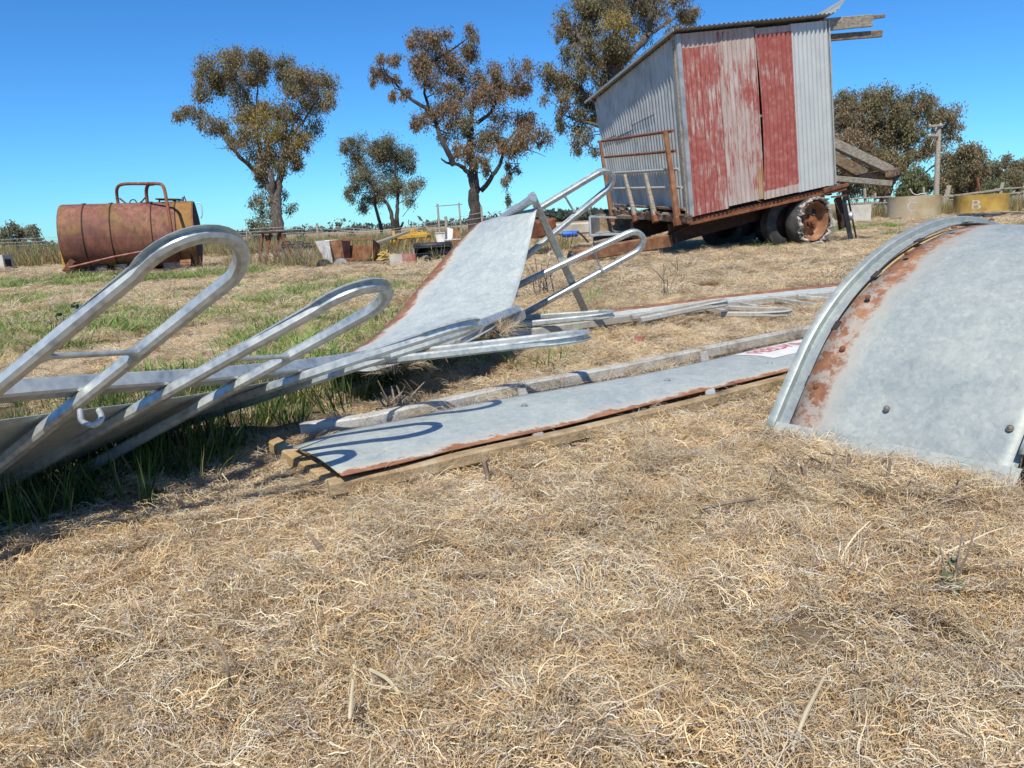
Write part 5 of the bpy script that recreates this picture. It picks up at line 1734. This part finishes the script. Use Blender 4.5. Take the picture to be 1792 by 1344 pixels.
gum_tree('gum_tree', 'tall gum tree with a golden tuft mid crown, behind the rusty pipe stand', 42, (492, 428),
    zp_(3.538, 280, 60, [([(745, 1330), (735, 1180), (725, 1060), (735, 950), (755, 830), (800, 640), (860, 480)], .33, .04), ([(712, 1300), (715, 1120), (690, 980), (650, 920), (580, 840), (480, 740), (400, 640), (320, 560)], .26, .03),
                         ([(700, 1010), (690, 880), (640, 780), (600, 600), (560, 420), (480, 300)], .17, .03), ([(800, 640), (900, 520), (980, 380)], .09, .03), ([(600, 560), (600, 400), (610, 250)], .08, .02), ([(480, 740), (430, 710), (340, 705)], .03, .008)]),
    zb_(3.538, 280, 60, [(300, 220, 75, 80), (430, 130, 95, 65), (520, 180, 100, 90), (630, 165, 65, 75), (430, 280, 120, 90), (270, 350, 65, 60), (490, 390, 90, 70, None, .7), (350, 270, 70, 60), (590, 260, 60, 60),
                         (770, 190, 65, 60), (880, 250, 100, 70), (1010, 300, 75, 80), (850, 340, 90, 60), (960, 410, 100, 75), (900, 540, 95, 100, None, .6), (890, 650, 45, 55), (1040, 400, 45, 60), (760, 260, 50, 60),
                         (125, 475, 52, 42), (215, 480, 75, 45), (330, 540, 80, 50), (400, 590, 50, 50), (230, 560, 40, 30, None, .6),
                         (560, 510, 105, 75, 'gold'), (660, 500, 80, 60, 'gold'), (690, 600, 110, 70, 'gold'), (520, 640, 90, 80), (630, 700, 110, 80), (800, 640, 70, 60, 'gold'), (800, 720, 75, 75), (610, 850, 45, 55), (700, 810, 105, 65), (830, 770, 45, 60), (720, 460, 110, 55, None, .8), (770, 510, 60, 60), (640, 900, 40, 40),
                         (600, 1040, 45, 50, 'grey'), (660, 1010, 60, 45, 'grey'), (760, 980, 30, 28, 'grey', .7), (790, 1075, 55, 28, 'grey', .7), (600, 1150, 50, 60, 'grey'), (640, 1200, 50, 60, 'grey'), (585, 1245, 45, 50, 'grey'), (700, 1100, 40, 40, 'grey', .6)]),
    'bark', 'olive', 21)
gum_tree('gum_tree', 'small rounded gum tree with slim twin trunks, behind the yellow cultivator', 50, (692, 414),
    zp_(3.5375, 580, 40, [([(400, 1320), (378, 1230), (360, 1150), (320, 1090), (240, 960)], .19, .03), ([(318, 1325), (300, 1240), (272, 1140), (262, 1060), (180, 880)], .13, .03), ([(415, 1310), (405, 1200), (410, 1080), (390, 900), (370, 760)], .16, .03), ([(405, 1300), (430, 1265), (445, 1235)], .1, .07), ([(440, 1200), (500, 1120), (590, 1000)], .02, .008)]),
    zb_(3.5375, 580, 40, [(95, 760, 45, 50), (160, 740, 60, 45), (160, 830, 75, 75), (250, 770, 80, 60), (380, 750, 85, 50), (340, 850, 110, 85), (440, 800, 70, 60), (480, 870, 60, 60), (250, 930, 95, 75), (140, 960, 60, 55), (130, 1060, 50, 50), (210, 1110, 55, 55), (340, 1000, 100, 70), (440, 1000, 70, 60), (510, 1010, 55, 65, None, .6), (570, 970, 40, 40, None, .35), (280, 1060, 60, 45), (470, 1080, 50, 45, None, .5)]),
    'bark_dark', 'grey', 22, dens=300)
gum_tree('gum_tree', 'broad brownish gum tree whose thick dark trunk rises behind the upswept sheet', 42, (828, 412),
    zp_(3.5375, 580, 40, [([(890, 1330), (886, 1180), (884, 1050), (885, 960), (870, 820), (860, 650), (890, 480), (950, 350)], .40, .04), ([(875, 1010), (850, 930), (790, 880), (730, 870), (675, 838)], .19, .04), ([(760, 880), (700, 760), (650, 640), (600, 520), (575, 380), (640, 230)], .17, .03), ([(595, 530), (490, 470), (410, 390), (330, 300)], .12, .03),
                         ([(925, 1040), (990, 960), (1050, 860), (1090, 740), (1180, 620)], .15, .03), ([(900, 620), (980, 560), (1050, 430), (1150, 330)], .12, .03), ([(640, 230), (740, 170), (850, 90)], .08, .02), ([(1090, 880), (1085, 990), (1080, 1090)], .03, .01), ([(1200, 780), (1260, 800), (1330, 830)], .03, .008)]),
    zb_(3.5375, 580, 40, [(495, 80, 50, 60), (580, 95, 60, 45), (690, 100, 75, 50), (860, 50, 38, 45), (880, 110, 35, 40, None, .6), (820, 180, 70, 75), (650, 190, 100, 70), (540, 230, 75, 60), (300, 215, 32, 38), (275, 290, 48, 45), (385, 225, 38, 50), (360, 330, 55, 45), (600, 320, 95, 65), (460, 420, 42, 38), (405, 440, 42, 35), (720, 260, 80, 70), (780, 310, 60, 50), (255, 340, 22, 40),
                         (900, 370, 95, 65), (1005, 265, 48, 42, None, .7), (1050, 330, 85, 60), (1160, 280, 75, 60, None, .5), (1210, 250, 55, 45, None, .45), (1200, 370, 60, 60, None, .6), (1000, 440, 115, 60), (1120, 420, 80, 55), (860, 450, 80, 60), (720, 420, 90, 65), (640, 550, 85, 65), (555, 600, 60, 45), (510, 640, 30, 30), (740, 560, 85, 75), (720, 680, 70, 60, None, .7), (860, 620, 65, 65, 'grey'), (1050, 560, 80, 55, None, .6),
                         (1220, 600, 85, 65), (1290, 700, 65, 55), (1180, 690, 90, 65), (1020, 680, 95, 55), (900, 720, 75, 50), (780, 790, 45, 50), (850, 800, 60, 50), (1030, 770, 85, 55), (1150, 780, 95, 50), (920, 850, 55, 50), (960, 920, 28, 32), (1095, 900, 35, 45), (1150, 895, 22, 32), (1080, 980, 20, 50), (1085, 1080, 18, 45)]),
    'bark_dark', 'brown', 23, dens=330)
gum_tree('gum_tree', 'large dense gum tree rising out of the frame behind the hut', 38, (1085, 400),
    zp_(4.479, 920, 0, [([(730, 1800), (715, 1300), (690, 800), (675, 520), (700, 300), (760, 50)], .5, .12), ([(680, 620), (560, 480), (450, 350), (380, 180)], .22, .05), ([(690, 560), (820, 420), (950, 280), (980, 100), (1000, -80)], .24, .06), ([(690, 850), (500, 760), (350, 640), (200, 560)], .18, .04), ([(690, 1050), (560, 980), (420, 950), (300, 900)], .12, .03), ([(955, 280), (1080, 200), (1250, 80)], .1, .03)]),
    zb_(4.479, 920, 0, [(420, 60, 100, 90), (290, 180, 75, 100), (260, 260, 50, 60), (500, 130, 110, 100), (430, 260, 110, 100, 'olive'), (640, 60, 130, 110), (690, 220, 130, 100, 'gold'), (860, 100, 120, 110), (820, 310, 110, 90, 'gold'), (1010, 60, 120, 100), (1200, 50, 130, 80), (1290, 110, 65, 75), (1130, 190, 80, 60, None, .4), (980, 240, 70, 80, None, .35), (560, 340, 120, 100), (740, 380, 110, 90), (380, 420, 100, 85), (160, 560, 75, 75), (230, 650, 80, 80), (360, 620, 110, 100), (500, 560, 110, 100), (610, 470, 100, 80), (130, 780, 35, 60, None, .5), (300, 780, 70, 85), (440, 760, 90, 110), (280, 940, 50, 85), (420, 920, 80, 110), (530, 860, 60, 90), (410, 1120, 45, 90), (540, 1160, 45, 50, None, .8), (490, 1050, 50, 60), (600, 640, 80, 80), (640, 900, 80, 90), (760, 560, 80, 100), (700, -90, 260, 110), (1050, -70, 240, 90), (400, -60, 100, 70)]),
    'bark', 'olive', 24, dens=330)
gum_tree('gum_tree', 'wide gum tree with leaning limbs beyond the plank pile right of the hut', 48, (1540, 352),
    [([(1540, 352), (1560, 318), (1575, 300), (1600, 275), (1635, 245), (1660, 215)], .34, .06), ([(1540, 345), (1525, 300), (1515, 250), (1510, 200)], .28, .05), ([(1590, 285), (1585, 240), (1595, 195)], .15, .04), ([(1600, 318), (1640, 285), (1665, 265)], .05, .02), ([(1480, 350), (1475, 300), (1478, 240)], .2, .05)],
    [(1485, 180, 28, 26), (1515, 172, 28, 18), (1475, 215, 22, 35, 'brown'), (1510, 210, 38, 30), (1550, 185, 32, 28), (1490, 255, 34, 34, 'brown'), (1540, 240, 38, 36), (1575, 205, 34, 36), (1560, 280, 38, 26), (1600, 180, 28, 20), (1630, 172, 22, 14), (1620, 205, 30, 22, None, .7), (1655, 195, 20, 14), (1672, 212, 13, 14, 'brown', .7), (1645, 235, 26, 14, None, .7), (1600, 250, 28, 24), (1520, 290, 36, 22), (1545, 300, 30, 18), (1672, 236, 14, 10, None, .5), (1625, 262, 22, 14, None, .5), (1465, 290, 20, 34), (1490, 310, 30, 25), (1530, 325, 25, 18)],
    'bark', 'olive', 25, leaf=(.24, .07), dens=260)
R_ = 'trees on the right skyline'
gum_tree('gum_tree', 'dark green low tree between the plank pile and the power pole', 62, (1600, 350), [([(1605, 352), (1603, 330), (1598, 308)], .2, .05), ([(1605, 345), (1620, 325)], .1, .03)], [(1585, 318, 20, 16), (1600, 305, 22, 14), (1612, 325, 26, 16), (1590, 335, 20, 14), (1625, 312, 16, 12), (1575, 335, 14, 12)], 'bark', 'green', 26, leaf=(.3, .1), dens=170, group=R_)
gum_tree('gum_tree', 'gum tree with a rounded brown crown just right of the power pole', 58, (1690, 350), [([(1690, 352), (1688, 320), (1680, 290), (1690, 262)], .26, .05), ([(1688, 325), (1710, 300), (1715, 275)], .14, .04), ([(1688, 330), (1662, 305), (1655, 290)], .12, .04)], [(1665, 285, 22, 18), (1690, 262, 24, 12), (1702, 278, 24, 20), (1680, 300, 28, 20), (1658, 308, 20, 18), (1706, 306, 24, 22, 'brown'), (1668, 330, 24, 14), (1698, 330, 24, 14), (1648, 325, 14, 16), (1708, 262, 14, 8, None, .6)], 'bark', 'olive', 27, leaf=(.3, .09), dens=190, group=R_)
gum_tree('gum_tree', 'spreading gum tree with thin upper sprays near the right edge of the skyline', 66, (1755, 345), [([(1757, 350), (1760, 320), (1766, 290)], .24, .05), ([(1758, 330), (1735, 308)], .12, .04), ([(1760, 320), (1785, 300)], .12, .04)], [(1735, 292, 16, 10), (1740, 308, 22, 16), (1762, 278, 14, 8, None, .6), (1770, 292, 16, 10, None, .7), (1765, 310, 24, 16), (1786, 292, 14, 14), (1788, 315, 18, 18), (1728, 322, 16, 14)], 'bark', 'olive', 28, leaf=(.3, .1), dens=180, group=R_)
gum_tree('shrub', 'rounded bright green bush in front of the right skyline trees', 52, (1746, 345), [([(1746, 346), (1746, 325)], .08, .03)], [(1735, 328, 14, 12), (1752, 322, 18, 13), (1760, 335, 14, 8), (1742, 336, 14, 7)], 'bark', 'green', 29, leaf=(.2, .07), dens=300)['category'] = 'bush'
gum_tree('gum_tree', 'lone distant tree on the skyline at the far left', 105, (33, 440), [([(33, 441), (33, 425), (30, 405)], .4, .08), ([(33, 430), (50, 410)], .2, .05)], zb_(4.2, 0, 380, [(30, 110, 45, 50), (90, 75, 50, 40), (160, 100, 60, 50), (240, 90, 45, 40), (50, 180, 45, 40), (130, 180, 60, 45), (220, 170, 50, 30, None, .8), (265, 150, 25, 40, None, .7), (-20, 150, 40, 60)]), 'bark', 'grey', 30, leaf=(.5, .16), dens=70)
for k, (x, y, rx, ry, lab) in enumerate(((527, 413, 11, 9, 'small sparse grey bush on the skyline between the gum tree and the fence post'), (580, 415, 12, 7, 'low rounded bush on the skyline above the white hopper'), (618, 411, 10, 7, 'low bush on the skyline above the open rusty box'), (740, 404, 8, 12, 'thin spindly bush on the skyline left of the pole frame'), (797, 402, 17, 7, 'wide low bush on the skyline behind the pole frame'), (868, 392, 10, 6, 'low bush on the skyline at the top of the upswept sheet'), (99, 434, 6, 4, 'tiny bush on the skyline next to the left end of the tank'))):
    gum_tree('shrub', lab, 80, (x, y + ry + 2), [([(x, y + ry + 3), (x, y)], .1, .03)], [(x - rx * .4, y, rx * .6, ry * .8), (x + rx * .4, y + 1, rx * .6, ry * .7), (x, y - ry * .2, rx * .5, ry * .8)], 'bark', 'grey', 40 + k, leaf=(.35, .12), dens=110 if k not in (0, 3) else 45, group='bushes on the skyline')['category'] = 'bush'
# far wood seen through the loops
rs_ = np.random.default_rng(77)
V, Cc = [], []
for k in range(60):
    x = 925 + k * 3.2; d = 170 + rs_.uniform(-15, 25); hgt_ = rs_.uniform(7, 15) * (1 if k < 40 else .7)
    c = at(x, 392 - k * 0.1, d)
    n = 260
    P = c + rs_.normal(0, 1, (n, 3)) * np.array([1.0, 1.0, 0.0]) * 0.9
    P[:, 2] = c[2] + rs_.beta(1.6, 1.2, n) * hgt_ / FPX * d * 1.3
    w_ = rs_.normal(0, 1, (n, 3)) * .35; l_ = rs_.normal(0, 1, (n, 3)) * .45
    V.append(np.stack([P, P + w_, P + w_ + l_, P + l_], 1).reshape(-1, 3))
    Cc.append(np.repeat(np.array([.10, .115, .085]) * rs_.uniform(.6, 1.3, (n, 1)), 4, 0))
for k in range(260):
    x = -60 + k * 4.4 + rs_.uniform(-3, 3); d = 420 + rs_.uniform(-60, 120)
    if rs_.random() < 0.35: continue
    c = at(x, 437 - x * 0.0541 + 0.5, d); c[2] = 0
    n = 40
    P = c + rs_.normal(0, 1, (n, 3)) * np.array([2.2, 1.5, 0.0])
    P[:, 2] = rs_.beta(1.5, 1.4, n) * rs_.uniform(1.5, 4.2) * (1 + (rs_.random() < .12) * .8)
    w_ = rs_.normal(0, 1, (n, 3)) * .8; l_ = rs_.normal(0, 1, (n, 3)) * .7
    V.append(np.stack([P, P + w_, P + w_ + l_, P + l_], 1).reshape(-1, 3))
    Cc.append(np.repeat(np.array([.13, .135, .11]) * rs_.uniform(.7, 1.3, (n, 1)), 4, 0))
V = np.concatenate(V)
fw_ = link_mesh('woods', np_mesh('woods', V, np.arange(len(V)).reshape(-1, 4), np.concatenate(Cc)), M['leaf'])
tag(fw_, 'far-off trees and low scrub along the horizon', 'woods', kind='stuff')

# ------------------------------------------------------------------ straw, grass
polyD = [gnd(540, 808), gnd(590, 835), gnd(800, 786), gnd(1180, 700), gnd(1480, 626), gnd(1500, 580), gnd(1160, 655), gnd(840, 709), gnd(640, 752)]
polyDr = [gnd(560, 845), gnd(590, 868), gnd(800, 812), gnd(1200, 722), gnd(1490, 650), gnd(1490, 625), gnd(1180, 700), gnd(800, 790)]
polyE = [ep(1, -0.02), ep(1, 0.75), ep(68, 0.75), ep(68, -0.02)]
polyA = [gnd(0, 960), gnd(140, 925), gnd(250, 900), gnd(330, 850), gnd(460, 780), gnd(600, 720), gnd(700, 690), gnd(700, 640), gnd(-300, 720), gnd(-500, 960)]


RAILP = list(RFp[:36:1]) + [ep(0, w) - pe * 0.03 for w in np.linspace(0, .8, 14)] + list(FN[::2])


def pts_in(n, y0, y1, spread=1.12, pad=0.75):
    y = np.sqrt(rng.uniform(y0 * y0, y1 * y1, n)) if y0 > 0.3 else rng.uniform(y0, y1, n)
    x = rng.uniform(-1, 1, n) * (spread * y + pad)
    return x, y


def straw_field(y0, y1, n, s0, s1, thin=1.0):
    x, y = pts_in(n, y0, y1)
    keep = ~in_poly(x, y, polyD) & ~in_poly(x, y, polyE)
    ina = in_poly(x, y, polyA)
    keep &= ~(ina & (rng.random(n) < 0.8))
    for q in RAILP: keep &= ~(np.hypot(x - q[0], y - q[1]) < 0.062)
    keep &= ~((vnoise(x * 2.1 + 60, y * 2.6 + 33) * .65 + vnoise(x * 7, y * 8 + 50) * .35 > 0.68) & (rng.random(n) < 0.5))     # thin places where the soil shows
    x, y = x[keep], y[keep]
    z = hgt(x, y)
    s = rng.uniform(s0, s1, len(x)) * (0.75 + 0.5 * vnoise(x * 3 + 11, y * 3 + 5))
    z = z - 0.004 + 0.012 * (vnoise(x * 6 + 3, y * 6 + 8))
    return np.stack([x, y, z], -1), s


mats_ = [straw_src(i, 'mat') for i in range(7)] + [straw_src(i + 20, 'curl') for i in range(5)]
tufts_ = [straw_src(i + 40, 'tuft') for i in range(6)]
edges_ = [straw_src(i + 60, 'edge') for i in range(5)]
P1, S1 = straw_field(0.40, 2.7, 5600, 0.8, 1.1)
P2, S2 = straw_field(2.7, 6.5, 7600, 0.8, 1.3)
scatter('straw', np.concatenate([P1, P2]), np.concatenate([S1, S2]), mats_, 'matted dry straw covering the ground in front and between the panels', 'straw', 0.22)
x, y = pts_in(180, 0.5, 3.0); k = ~in_poly(x, y, polyD) & ~in_poly(x, y, polyE) & ~in_poly(x, y, polyA) & ~in_poly(x, y, polyDr)
scatter('straw_clumps', np.stack([x[k], y[k], hgt(x[k], y[k])], -1), rng.uniform(0.7, 1.3, k.sum()), tufts_, 'raised clumps of dry straw', 'straw', 0.25)
P3, S3 = straw_field(6.5, 15, 5200, 1.3, 2.4)
P4, S4 = straw_field(15, 30, 2200, 2.0, 3.6)
scatter('dry_grass', np.concatenate([P3, P4]), np.concatenate([S3, S4]), mats_[:4] + tufts_[:3] if False else [o.copy() for o in mats_[:5] + tufts_[:3]], 'thin dry grass lying over the paddock beyond the panels', 'dry grass', 0.15)
# straw caught along the rails and feet
EP = []
def along(path, n, jit, dz=0.0):
    for _ in range(n):
        t = rng.random() * (len(path) - 1); i = min(len(path) - 2, int(t)); f = t - i
        p = path[i] * (1 - f) + path[i + 1] * f
        EP.append(p + np.array([rng.normal(0, jit), rng.normal(0, jit), dz]) * 1.0)
along([gnd(575, 872), gnd(815, 808), gnd(1000, 770), gnd(1200, 720), gnd(1400, 664)], 110, 0.018)
along(RBp[2:], 110, 0.02, 0.0)
along([gnd(640, 760, .06), gnd(840, 712, .06), gnd(1000, 682, .06), gnd(1240, 632, .06)], 42, 0.012, -0.03)
along([gnd(470, 780), gnd(590, 862)], 14, 0.03)
along([ep(0, w) + np.array([-.02, -0.10, -0.01]) * 1 for w in np.linspace(0, .8, 6)], 34, 0.02)
along([gnd(900, 585), gnd(1060, 572), gnd(1290, 545), gnd(1450, 535)], 60, 0.05)
along([at(663, 642, 2.8), at(761, 612, 3.05), at(828, 592, 3.3), at(909, 560, 3.75)], 30, 0.015)
EP = [np.array([p[0], p[1], max(-0.02, p[2] - 0.02)]) for p in EP]
scatter('straw_at_edges', np.array(EP), rng.uniform(0.5, 0.95, len(EP)), edges_, 'dry straw caught along the edges of the panels', 'straw', 0.3)

# green grass under the left panel, the panel's shade put into its colour
tall = [grass_src(i, .08, .26, 24, .006, .16, gcol=.8) for i in range(5)]
x = rng.uniform(-3.0, -0.2, 900); y = rng.uniform(1.3, 3.6, 900); k = in_poly(x, y, polyA)
x, y = x[k], y[k]
# keep the blades under the sheet: shorter where the ribs come down
sc0 = np.clip(0.55 + 0.9 * (x + 2.0), 0.45, 1.0) * rng.uniform(0.6, 1.1, len(x))
scatter('green_grass', np.stack([x, y, hgt(x, y)], -1), sc0, tall, 'green grass growing in the shade under the left feeder panel', 'grass', 0.15)
short = [grass_src(20 + i, .03, .085, 50, .006, .22, .12, 1.8, 1.9) for i in range(5)]
n = 6500
y = rng.uniform(3.6, 11, n); x = rng.uniform(-0.75, 0.25, n) * y - 0.6
k = (vnoise(x * 0.9 + 31, y * 0.9 + 2) * 0.6 + vnoise(x * 2.3, y * 2.3 + 17) * 0.4 > 0.45) & (rng.random(n) < np.clip(0.85 - (x + 0.2 * y) * 0.6, 0.05, 1))
x, y = x[k], y[k]; p_a = np.stack([x, y, hgt(x, y)], -1)
n = 2600
y = rng.uniform(12.2, 16.5, n); x = rng.uniform(-13, -4.5, n)
k = (np.abs(y - 13.6 - 0.12 * (x + 9)) < 0.85) | ((np.abs(y - 16.4) < .5) & (x < -8)); x, y = x[k], y[k]; p_b = np.stack([x, y, hgt(x, y) * .5], -1)
n = 900
y = rng.uniform(13, 24, n); x = rng.uniform(.33, .52, n) * y; k = vnoise(x * .7, y * .5) > .5; x, y = x[k], y[k]; p_c = np.stack([x, y, hgt(x, y) * .5], -1)
pp_ = np.concatenate([p_a, p_b, p_c])
scatter('short_grass', pp_, np.concatenate([rng.uniform(.6, 1.2, len(p_a)), rng.uniform(1.0, 1.7, len(p_b)), rng.uniform(1.0, 1.6, len(p_c))]), short, 'patches of short green grass regrowing in the dry paddock', 'grass', 0.2)
# long seeding grass along the fence
longg = [grass_src(40 + i, .45, .95, 46, .016, .72, .28, .5) for i in range(5)]
n = 2200
x = rng.uniform(-26, -1.5, n); y = 27 + rng.uniform(0, 8, n); z = np.zeros(n)
sc1 = np.where(x < -12, rng.uniform(.8, 1.2, n), rng.uniform(.45, .8, n))
x2 = np.concatenate([rng.uniform(-4.2, -1.0, 150), rng.uniform(-6.5, 3.5, 110)]); y2 = np.concatenate([rng.uniform(21.5, 25, 150), rng.uniform(15.2, 21, 110)])
x3 = rng.uniform(14, 26, 420); y3 = rng.uniform(30.5, 34, 420)
scatter('long_grass', np.concatenate([np.stack([x, y, z], -1), np.stack([x2, y2, x2 * 0], -1), np.stack([x3, y3, x3 * 0], -1)]), np.concatenate([sc1, rng.uniform(.4, .7, 260), rng.uniform(.5, 1.0, 420)]), longg, 'long dry seeding grass along the fence line', 'grass', 0.1)

# weeds, dead stems and sticks, each its own thing
def stick(path, r, m, label, cat='stick', name='dead_stick', z=None):
    mb = MB()
    mb.tube(path, r, 7); return tag(mb.build(name, M[m], None, smooth=50), label, cat)
def up_from(px, py, dx, dz, dy=0.0):
    p = gnd(px, py, -0.01); return p, p + np.array([dx, dy, dz])
p, q = up_from(853, 862, -0.004, 0.085, 0.01); stick([p, (p + q) / 2 + np.array([.006, 0, 0]), q, q + np.array([.012, 0, .01])], [.009, .008, .008, .004], 'twig', 'short dead stump of a weed in front of the muddy rail', 'stem', 'dried_weed')
p, q = up_from(1548, 868, 0.01, 0.09); stick([p, (p + q) / 2, q], [.006, .005, .003], 'twig', 'single dead stem upright in the straw in front of the curved panel', 'stem', 'dried_weed')
stick([gnd(578, 985, .01), gnd(560, 958, .03), gnd(540, 935, .035)], [.006, .007, .004], 'twig', 'dark broken twig lying in the straw below the left end of the flat panel', 'twig', 'dead_twig')
stick([gnd(1385, 1312, .03), gnd(1410, 1248, .05), gnd(1442, 1185, .05)], [.0018, .0032, .002], 'stalk', 'long pale stalk lying in the straw at the bottom of the picture', 'stalk', 'straw_stalk')
stick(spline([gnd(648, 1172, .04), gnd(680, 1190, .045), gnd(700, 1215, .03)], 8), .003, 'stalk', 'short curved pale stalk in the straw, bottom centre', 'stalk', 'straw_stalk')
stick(spline([gnd(620, 1228, .02), gnd(612, 1255, .05), gnd(618, 1190, .07)], 8), .0025, 'stalk', 'thin pale stalk standing out of the straw left of the curved one', 'stalk', 'straw_stalk')
stick(spline([gnd(404, 1200, .02), gnd(398, 1170, .06), gnd(390, 1140, .08), gnd(372, 1120, .09)], 10), .0025, 'twig', 'thin brown weed stem at lower left of the straw', 'stem', 'dried_weed')
stick(spline([gnd(1225, 890, .02), gnd(1270, 880, .03), gnd(1330, 872, .02)], 8), [.005, .006, .006, .005, .005, .004, .004, .003], 'twig', 'brown twig lying flat in the straw left of the curved panel', 'twig', 'dead_twig')
# clump of grey dead weed stems in front of the curved panel
for (cx, cy, n_, lab) in ((1440, 835, 26, 'grey tangle of dead weed in the straw before the curved panel, nearer the centre'), (1590, 880, 18, 'grey tangle of dead weed in the straw under the foot of the curved panel')):
    e = empty('dead_weed', gnd(cx, cy), lab, 'weed', 'dead weeds before the curved panel')
    mb = MB()
    for k in range(n_):
        c = gnd(cx, cy, 0) + np.array([rng.normal(0, .06), rng.normal(0, .03), 0]); a = rng.random() * 6.28; L = rng.uniform(.05, .13)
        mb.tube([c, c + np.array([math.cos(a) * L * .4, math.sin(a) * L * .4, rng.uniform(.02, .06)]), c + np.array([math.cos(a + .5) * L, math.sin(a + .5) * L, rng.uniform(0, .05)])], [.003, .0028, .0015], 5)
    o = mb.build('stems', M['twig'], e); o['kind'] = 'stuff'


def leafy(px, py, n_leaf, H, label, spread=0.06, m='weed_leaf', lsz=0.035, tall=None, name='weed'):
    e = empty(name, gnd(px, py), label, 'weed')
    b = gnd(px, py, -0.01)
    mb = MB(); mb.tube([b, b + np.array([.01, 0, H * .6]), b + np.array([.015, .01, H])], [.004, .003, .002], 6)
    if tall is not None:
        for tx, tz in tall: mb.tube([b, b + np.array([tx * .5, 0, tz * .5]), b + np.array([tx, .01, tz])], [.0025, .002, .0012], 5)
    mb.build('stem', M['twig'], e)
    for k in range(n_leaf):
        a = rng.random() * 6.28; z = H * rng.uniform(.15, 1.0); r = spread * rng.uniform(.2, 1)
        c = b + np.array([math.cos(a) * r * .3, math.sin(a) * r * .3, z]); t = nrm(np.array([math.cos(a), math.sin(a), rng.normal(.1, .5)])); s = nrm(np.cross(t, [0, 0, 1.0])); L = lsz * rng.uniform(.6, 1.2)
        mb = MB(); rows = []
        for f in np.linspace(0, 1, 5):
            wv = L * .33 * math.sin(math.pi * min(1, f * .9 + .08)); cc = c + t * L * f + np.array([0, 0, -L * .5 * f * f + .006 * math.sin(f * 9)])
            rows.append([cc - s * wv + np.array([0, 0, .15 * wv]), cc, cc + s * wv + np.array([0, 0, .15 * wv])])
        mb.grid(rows); mb.build('leaf', M[m], e, smooth=60)
    return e


leafy(1662, 1045, 14, .075, 'small green leafed weed among the straw at the lower right', .035, lsz=.02, tall=[(.05, .16), (.02, .13), (-.02, .10)])
for (x, y, n_, H, lab) in ((748, 462, 22, .16, 'low green weed at the left front of the black loader bucket'), (772, 460, 20, .14, 'low green weed at the right front of the black loader bucket'), (140, 565, 20, .20, 'tall leafy green weed seen between the big hoop and its rung'), (113, 580, 10, .22, 'slender leafy weed left of the tall green weed')):
    leafy(x, y, n_, H, lab, .2 if H < .18 else .1, lsz=.1 if H < .18 else .08)
# brittle dead bushes
def brush(px, py, n_, H, W, label, r=.006, dense=1):
    e = empty('dead_bush', gnd(px, py), label, 'dead bush'); b = gnd(px, py, -0.02); mb = MB()
    for k in range(n_):
        c = b + np.array([rng.normal(0, W * .4), rng.normal(0, W * .3), 0]); tip = c + np.array([rng.normal(0, W * .5), rng.normal(0, W * .4), H * rng.uniform(.5, 1)])
        mid = (c + tip) / 2 + rng.normal(0, .12 * H, 3); mb.tube([c, mid, tip], [r, r * .8, r * .4], 5)
        for j in range(2): mb.tube([mid, mid + rng.normal(0, .3 * H, 3) + np.array([0, 0, .2 * H])], [r * .6, r * .3], 4)
    o = mb.build('branches', M['twig'], e); o['kind'] = 'stuff'
brush(515, 468, 46, .55, .55, 'brittle brown dead bush left of the white hopper', .009)
brush(955, 520, 9, .35, .25, 'few dark bare twigs in the grass between the loops and the lying panel', .008)
brush(1165, 515, 6, .32, .08, 'two pale dry stalks standing in the paddock below the hut trailer', .005)
brush(690, 745, 16, .16, .10, 'dried root clump hanging under the end of the left panel', .006)
fu = MB(); fu.tube(spline([gnd(-80, 578, .0), gnd(-10, 575, .01), gnd(45, 571, .01), gnd(100, 566, .0)], 14), .035, 7); tag(fu.build('buried_pipe', M['rubber'], None), 'dark half buried pipe in the grass at the left edge behind the big hoop', 'pipe')
rp = MB()
for (a, b) in (((880, 637), (950, 628)), ((1080, 605), (1122, 600))):
    pass
rbk = MB(); q = gnd(1110, 606, -.01); rbk.box(q, (.05, 0, 0), (.01, .05, 0), (0, 0, .05)); tag(rbk.build('red_block', M['red_paint'], None), 'small dull red lump half buried in the straw between the panels', 'block')
